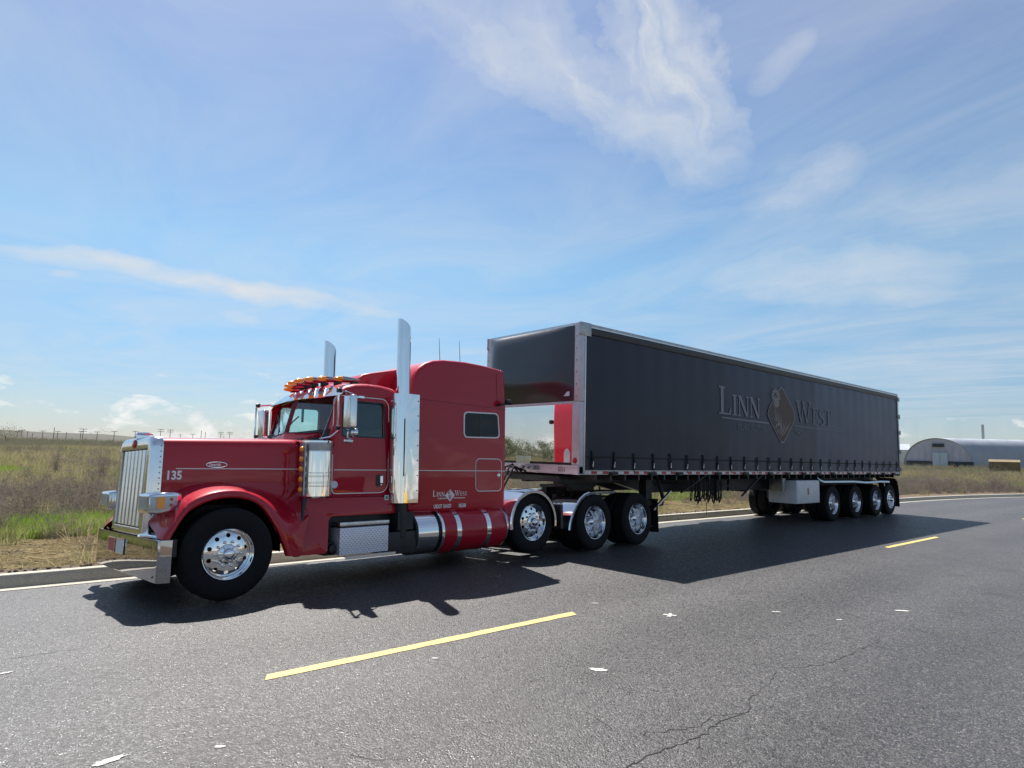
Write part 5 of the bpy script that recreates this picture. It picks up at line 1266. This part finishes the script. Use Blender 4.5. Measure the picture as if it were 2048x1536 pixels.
# grass
x, y, d = field_points(130000, 10.5, 140, -58, 84, rs, .85); k = keep(x, y, .35); x, y, d = x[k], y[k], d[k]
gm = green_mask(x, y); r_ = rs.random(len(x)); dk = y-yk(x)
typ = np.where(r_ < gm*1.1, 0, np.where(rs.random(len(x)) < .60, 1, 2))
bare = (dk < 3.2+.9*noise2(x/1.7, y, 31)) 
thin = rs.random(len(x)) < np.where(bare, .07, 1.0); x, y, d, typ, dk, bare = x[thin], y[thin], d[thin], typ[thin], dk[thin], bare[thin]
typ = np.where(bare & (rs.random(len(x)) < .8), 3, typ)
idx = np.where(typ == 3, 9+rs.integers(0, 2, len(x)), typ*3+rs.integers(0, 3, len(x)))
sc = rs.uniform(.7, 1.3, len(x))*np.where(typ == 0, .9, 1.)*(1+np.clip((d-25)/60, 0, 1.6))
scatter('grass', gp_+op_+sp_+lp_, np.column_stack([x, y, fz(x, y)]), rs.uniform(0, 6.28, len(x)), sc, idx, 'mixed green and straw coloured grass covering the open field', 'grass')
# brush mass
bp_ = [(leaf_mesh(twigs(34, .62, .55, .013, 50+k), 'brush_clump'), 'dead_twig') for k in range(4)] + [(leaf_mesh(twigs(30, .60, .5, .02, 60+k, 2), 'brush_clump'), 'sage') for k in range(3)]
x, y, d = field_points(66000, 12, 330, -58, 84, rs, .62); k = keep(x, y, 1.2); x, y, d = x[k], y[k], d[k]
bmk = brush_mask(x, y); k = rs.random(len(x)) < bmk; x, y, d = x[k], y[k], d[k]; dk = y-yk(x)
far = (dk > 45)
idx = np.where((rs.random(len(x)) < np.where(far, .65, .10)), 4+rs.integers(0, 3, len(x)), rs.integers(0, 4, len(x)))
sc = rs.uniform(.65, 1.25, len(x))*(1+np.clip((d-60)/150, 0, 1.2))*np.where(dk < 2, .6, 1)*np.where(noise2(x/7, y/7, 41) > .3, 1.2, .9)
scatter('dry_brush', bp_, np.column_stack([x, y, fz(x, y)-.02]), rs.uniform(0, 6.28, len(x)), sc, idx, 'tangled grey brown dry brush in bands across the field', 'brush')
# litter and stones on the bare verge
peb = G().lathe([(0, -.5), (.5, -.3), (.62, 0), (.4, .35), (0, .45)], 'z', n=6).mesh('pebble_clump', smooth=False)
chips = leaf_mesh([((random.uniform(-.3, .3), random.uniform(-.3, .3), .02), (random.uniform(-.3, .3), random.uniform(-.3, .3), .03), .012, (0, 0, .01)) for _ in range(26)], 'chip_clump')
n = 9000; x = rs.uniform(-14, 26, n); y = yk(x)+.2+3.2*rs.random(n); 
scatter('gravel', [(peb, 'verge_soil'), (peb.copy(), 'concrete')], np.column_stack([x, y, fz(x, y)+.008]), rs.uniform(0, 6, n), rs.uniform(.012, .05, n), (rs.random(n) > .9).astype(int), 'small stones lying on the bare soil behind the kerb', 'gravel')
n = 2600; x = rs.uniform(-14, 26, n); y = yk(x)+.5+3.0*rs.random(n)
scatter('plant_litter', [(chips, 'straw')], np.column_stack([x, y, fz(x, y)+.002]), rs.uniform(0, 6, n), rs.uniform(.5, 1.1, n), np.zeros(n, int), 'dead straw littering the bare verge', 'litter')
# single dry shrubs one can pick out
def shrub(x, y, h, r, kind, seed, label):
    z = float(fz(x, y)); t = thing('dry_shrub', label, 'shrub', (x, y, z-.02), 'shrubs standing in the field')
    ob('branches', leaf_mesh(twigs(70 if kind else 46, h*1.15, r, .012, seed, 1.6 if kind else 1.), 'branches'), 'dead_twig' if kind != 2 else 'sage', t)
    ob('stem', G().tube([(0, 0, -.05), (.02, .01, h*.2), (.05, -.03, h*.38)], [.02, .014, .008], 6).mesh('stem'), 'dead_twig', t)
def at(u, v, d):
    "place in the field on the bearing of a picture column, d metres from the camera"
    q = ray(u, v); q2 = Vector((q.x, q.y)).normalized(); return CAM.x+q2.x*d, CAM.y+q2.y*d
for (u, d, h, r, kd, sd, lb) in ((115, 34, 1.1, .35, 1, 1, 'small dark dead shrub in the open grass near the left edge'), (208, 30, 1.5, .45, 1, 2, 'tall narrow dead shrub just left of the truck grille'),
        (60, 17, .95, .9, 1, 3, 'grey tumbled bush mound at the left edge of the picture'), (150, 18.5, 1.0, 1.0, 1, 4, 'widest grey brush mound, between the left edge and the headlight'), (205, 19.5, .85, .7, 0, 5, 'grey brush mound touching the far headlight outline'),
        (16, 14.6, .75, .7, 1, 6, 'pale dry bush lowest at the left edge, beside the green grass'), (190, 19.0, 1.35, .35, 0, 7, 'thin pale stalks rising behind the brush mound by the grille'),
        (1380, 27, .9, .6, 0, 8, 'dry bush seen under the trailer beside the landing leg'), (1465, 30, .9, .7, 0, 9, 'dry bush seen under the trailer beside the hanging chains'),
        (1858, 44, 1.5, 1.0, 1, 10, 'brown bush behind the kerb next to the trailer mud flap'), (1900, 47, 1.4, 1.1, 1, 11, 'brown bush behind the kerb below the arched building door'), (1985, 52, 1.5, 1.2, 1, 12, 'brown bush behind the kerb near the right edge of the picture')):
    x, y = at(u, 900, d); shrub(x, y, h, r, kd, sd, lb)
# trees seen in the mirror panel and on the skyline at the left
def tree(x, y, h, r, seed, label, group, lm='leaf', kind=0):
    random.seed(seed); z = float(fz(min(x, 300), y)) if y > 3 else 0.; t = thing('tree', label, 'tree', (x, y, z-.05), group)
    g = G(); g.tube([(0, 0, 0), (.05*h*.2, 0, h*.25), (0, .02*h, h*.6)], [h*.035, h*.025, h*.01], 7)
    tips = []
    for k in range(9):
        a = 2*PI*k/9+random.random(); b0 = Vector((0, 0, h*random.uniform(.12, .45))); e = Vector((math.cos(a)*r*.7, math.sin(a)*r*.7, h*random.uniform(.5, .88))); g.tube([b0, b0.lerp(e, .5)+Vector((0, 0, -.03*h)), e], [h*.014, h*.009, h*.004], 5); tips.append(e)
    ob('trunk', g.mesh('trunk'), 'wood_pole', t)
    B = []
    cl = [Vector((random.gauss(0, .42)*r, random.gauss(0, .42)*r, h*random.uniform(.30, .93))) for _ in range(26)]+tips
    for c in cl:
        cr = r*random.uniform(.18, .36)
        for j in range(46):
            p = c+Vector((random.gauss(0, 1), random.gauss(0, 1), random.gauss(0, .8)))*cr*.55; dd = Vector((random.gauss(0, 1), random.gauss(0, 1), random.gauss(.2, 1))).normalized()*h*.035; B.append((p, p+dd, h*.028, (0, 0, 0)))
    ob('crown', leaf_mesh(B, 'crown'), lm, t)
tr = np.random.default_rng(9)
# the row that the bulkhead mirror shows lies to the left, outside the frame
k = 0
for i in range(30):
    az = math.radians(-66+i*1.25+tr.normal(0, .35)); d = tr.uniform(95, 125); x = 14.3+d*math.sin(az); y = -7.8+d*math.cos(az)
    if y < 8: continue
    tree(x, y, tr.uniform(3.0, 5.2), tr.uniform(1.8, 3.0), 100+i, 'bushy grey green tree of the row reflected in the trailer bulkhead mirror', 'trees reflected in the bulkhead mirror', 'leaf' if i % 3 else 'sage')
for j, (u, d, h, r, lb) in enumerate(((12, 210, 7.5, 7, 'dark round tree clump on the skyline at the left edge'), (128, 240, 3.4, 4, 'low dark bush on the skyline under the tallest pole'), (95, 225, 3.0, 5, 'low green bush on the skyline left of the tallest pole'), (490, 260, 3, 4, 'low bush on the skyline above the truck hood'))):
    x, y = at(u, 870, d); tree(x, y, h*.62, r*.7, 300+j, lb, 'trees on the skyline', 'sage')
# utility poles
def pole(u, v_top, v_base_d, arms, label, vb=None):
    d = v_base_d; q = ray(u, v_top); x, y = at(u, v_top, d); hz = math.hypot(q.x, q.y); top = CAM.z+d*q.z/hz; z = min(float(fz(min(x, 300), y)), top-5)
    t = thing('utility_pole', label, 'utility pole', (x, y, z), 'utility poles along the skyline'); h = top-z
    ob('shaft', G().tube([(0, 0, -1), (0, 0, h)], [d*.00035+.04, d*.00025+.03], 8).mesh('shaft'), 'wood_pole', t)
    nrm = Vector((Rv.x, Rv.y, 0)).normalized(); w = .9+d*.0016
    for a in range(arms):
        zz = h-.25-a*.9; g = G().bar(Vector((0, 0, zz))-nrm*w, Vector((0, 0, zz))+nrm*w, .09+d*.0002, .09+d*.0002)
        for s in (-1, -.55, .55, 1): g.bar(Vector((0, 0, zz))+nrm*w*s, Vector((0, 0, zz+.3))+nrm*w*s, .08)
        ob('crossarm', g.mesh('crossarm', smooth=False), 'wood_pole', t)
PL = [(35, 862, 420, 1), (44, 860, 330, 1), (56, 862, 420, 0), (65, 866, 440, 0), (86, 861, 360, 1), (109, 855, 300, 0), (116, 862, 420, 1), (133, 864, 460, 0), (162, 863, 420, 1), (167, 857, 300, 2), (195, 863, 360, 1), (229, 862, 360, 1), (271, 862, 380, 1),
      (322, 858, 330, 2), (341, 859, 330, 2), (361, 869, 480, 1), (386, 868, 480, 1), (403, 861, 380, 0), (411, 864, 420, 0), (442, 864, 380, 2), (460, 864, 380, 2), (448, 871, 520, 0)]
wh = ['nearest the left edge of the picture', 'second from the left edge, with one crossarm', 'third from the left, a thin bare shaft', 'short bare one left of the tall thin mast', 'with one crossarm, just left of the tall thin mast', 'tallest bare mast above the left field', 'just right of the tall bare mast', 'short, bare, above the dark skyline bush', 'thin one close beside the double armed pole', 'tallest of the left field, with two crossarms', 'between the double armed pole and the grille', 'last left of the chrome grille', 'just above the hood ornament',
      'left one of the pair above the front of the hood', 'right one of the pair above the front of the hood', 'small and faint, right of the pair over the hood', 'faint, left of the thin mast over the hood', 'thin bare mast over the middle of the hood', 'shorter bare mast right of the thin one over the hood', 'double armed, left of the two near the far mirror', 'double armed, right of the two near the far mirror', 'tiny one between the two double armed poles by the far mirror']
for (u, v, d, a), w in zip(PL, wh): pole(u, v, d, a, 'wooden utility pole '+w)
# ------------------------------------------------------------------ buildings at the right
mat('shed_metal', (.42, .42, .48), .5, .0, var=.10, vscale=.4, rvar=.1); mat('shed_roof', (.30, .33, .38), .6, .0, var=.12, vscale=.3, rvar=.1); mat('shed_dark', (.035, .045, .055), .7); mat('shed_door', (.40, .48, .54), .5, var=.06); mat('pale_wall', (.55, .55, .50), .7, var=.1); mat('hay', (.17, .125, .07), .9, var=.25, vscale=2.)
def arch_building(u0, u1, vtop, vbase, dist, length, label):
    "round arched shed whose end wall faces the road"
    a, b = Vector(at(u0, vbase, dist)), Vector(at(u1, vbase, dist)); c = (a+b)/2; wdt = (b-a).length; ax = (b-a).normalized(); bk = Vector((-ax.y, ax.x))
    if bk.dot(c-Vector((CAM.x, CAM.y))) < 0: bk = -bk
    ang = math.radians(58); lenv = (bk*math.cos(ang)+ax*math.sin(ang))                      # the shed runs away to the right
    q = ray((u0+u1)/2, vtop); top = CAM.z+dist*q.z/math.hypot(q.x, q.y); q = ray((u0+u1)/2, vbase); base = CAM.z+dist*q.z/math.hypot(q.x, q.y); h = top-base
    t = thing('arched_shed', label, 'building', (c.x, c.y, base)); n = 28
    def P(s, back, out=0.):
        th = PI-PI*s; x = math.cos(th)*wdt/2*(1+out); z = math.sin(th)**.88*h*(1+out); v = ax*x+lenv*back; return (v.x, v.y, z)
    rows = []
    for i in range(49): 
        rows.append([P(k/n, length*i/48-.4, .012+.010*(i % 2)) for k in range(n+1)])
    ob('roof', G().grid(rows).mesh('roof', ang=20), 'shed_roof', t)
    ob('end_wall', G().add([P(k/n, 0) for k in range(n+1)], [tuple(range(n+1))]).mesh('end_wall', smooth=False), 'shed_metal', t)
    def wallbox(s0, s1, z0, z1, o0, o1, nm, m):
        p = [ax*(s*wdt/2)-bk*o for s, o in ((s0, o0), (s1, o0), (s1, o1), (s0, o1))]
        g = G().add([(v.x, v.y, z0) for v in p]+[(v.x, v.y, z1) for v in p], [(0, 1, 2, 3), (4, 7, 6, 5), (0, 4, 5, 1), (1, 5, 6, 2), (2, 6, 7, 3), (3, 7, 4, 0)]); return ob(nm, g.mesh(nm, smooth=False), m, t)
    wallbox(-.97, -.22, 0, h*.20, .1, .5, 'low_opening', 'shed_dark'); wallbox(.26, .97, 0, h*.20, .1, .5, 'low_opening', 'shed_dark')
    wallbox(-.20, .015, 0, h*.50, .15, .55, 'door_leaf', 'shed_door'); wallbox(.025, .24, 0, h*.50, .15, .55, 'door_leaf', 'shed_door'); wallbox(-.18, .16, h*.70, h*.82, .15, .4, 'vent', 'shed_dark')
    for s in np.arange(-.8, .85, .2):
        zt = h*math.sqrt(max(.05, 1-s*s))*.93
        if zt > h*.3: wallbox(s-.004, s+.004, max(h*.22, h*.52 if abs(s) < .24 else 0), zt*(.9 if abs(s) > .2 else .72), .1, .2, 'rib', 'shed_metal')
    return t, c, ax, bk, h, base, wdt
t, c, ax, bk, h, base, wdt = arch_building(1812, 1950, 877, 934, 170, 120, 'round arched grey metal shed with pale double door beyond the field at the right')
def far_box(u0, u1, v0, v1, dist, depth, nm, lb, cat, m, parts=None):
    a, b = Vector(at(u0, v1, dist)), Vector(at(u1, v1, dist)); q = ray((u0+u1)/2, v0); top = CAM.z+dist*q.z/math.hypot(q.x, q.y); q = ray((u0+u1)/2, v1); bs = CAM.z+dist*q.z/math.hypot(q.x, q.y)
    ax = (b-a).normalized(); bk = Vector((-ax.y, ax.x)); c = (a+b)/2; w = (b-a).length/2
    if bk.dot(c-Vector((CAM.x, CAM.y))) < 0: bk = -bk
    t = thing(nm, lb, cat, (c.x, c.y, bs)); H = top-bs
    p = [-ax*w, ax*w, ax*w+bk*depth, -ax*w+bk*depth]; mid = [(-ax*w+bk*depth/2), (ax*w+bk*depth/2)]
    g = G().add([(v.x, v.y, -.6) for v in p]+[(v.x, v.y, H*.72) for v in p]+[(v.x, v.y, H) for v in mid], [(0, 1, 5, 4), (1, 2, 6, 9, 5), (2, 3, 7, 6), (3, 0, 4, 8, 7)])
    ob('wall' if cat == 'building' else 'pile', g.mesh(nm, smooth=False), m, t)
    g = G().add([(v.x*1.02, v.y*1.02, H*.70) for v in p]+[(v.x*1.02, v.y*1.02, H) for v in mid], [(0, 1, 5, 4), (3, 4, 5, 2)]); ob('roof' if cat == 'building' else 'top', g.mesh('r', smooth=False), 'shed_roof' if cat == 'building' else m, t)
    return t
far_box(1770, 1822, 886, 934, 230, 20, 'pale_shed', 'pale low shed showing between the trailer and the arched shed', 'building', 'pale_wall')
far_box(1978, 2041, 919, 936, 120, 4, 'hay_stack', 'long tan hay stack in front of the arched shed at the right edge', 'hay stack', 'hay')
x, y = at(1965, 850, 185); q = ray(1964, 851); top = CAM.z+185*q.z/math.hypot(q.x, q.y)
t = thing('antenna_mast', 'thin mast rising behind the arched shed roof', 'mast', (x, y, 0)); ob('shaft', G().tube([(0, 0, 0), (0, 0, top)], [.16, .12], 8).mesh('shaft'), 'dull_steel', t); ob('antenna_head', G().tube([(0, 0, top-3), (0, 0, top+.2)], .28, 8).mesh('antenna_head'), 'dull_steel', t)
# wire fence line along the shed yard

# yellow loader of guessed kind, added out of view to reflect in the chrome
t = thing('reflection_loader', 'yellow loader of guessed kind, added out of view across the road to reflect in the exhaust shield', 'loader', (11.2, -14.0, .08), None, (0, 0, .5))
ob('body', G().box(-1.0, .9, -.75, .75, .45, 1.25).box(-1.1, -.7, -.7, .7, 1.2, 1.55).mesh('body', bevel=.05), 'machine_yellow', t)
ob('cab', G().box(-.55, .55, -.5, .5, 1.25, 2.0).mesh('cab', bevel=.05), 'black_frame', t)
for sy in (-1, 1): ob('lift_arm', G().bar((-1.0, sy*.68, 1.5), (1.0, sy*.68, 1.15), .12, .2).bar((1.0, sy*.68, 1.2), (1.35, sy*.68, .5), .12, .2).mesh('lift_arm', bevel=.02), 'machine_yellow', t)
ob('bucket', G().box(1.2, 1.8, -.9, .9, .10, .60).mesh('bucket', bevel=.04), 'black_frame', t)
for sx in (-.55, .6):
    for sy in (-.98, .72): ob('wheel', TY, 'rubber', t, (sx, sy, .42)).scale = (.82, 1, .82)
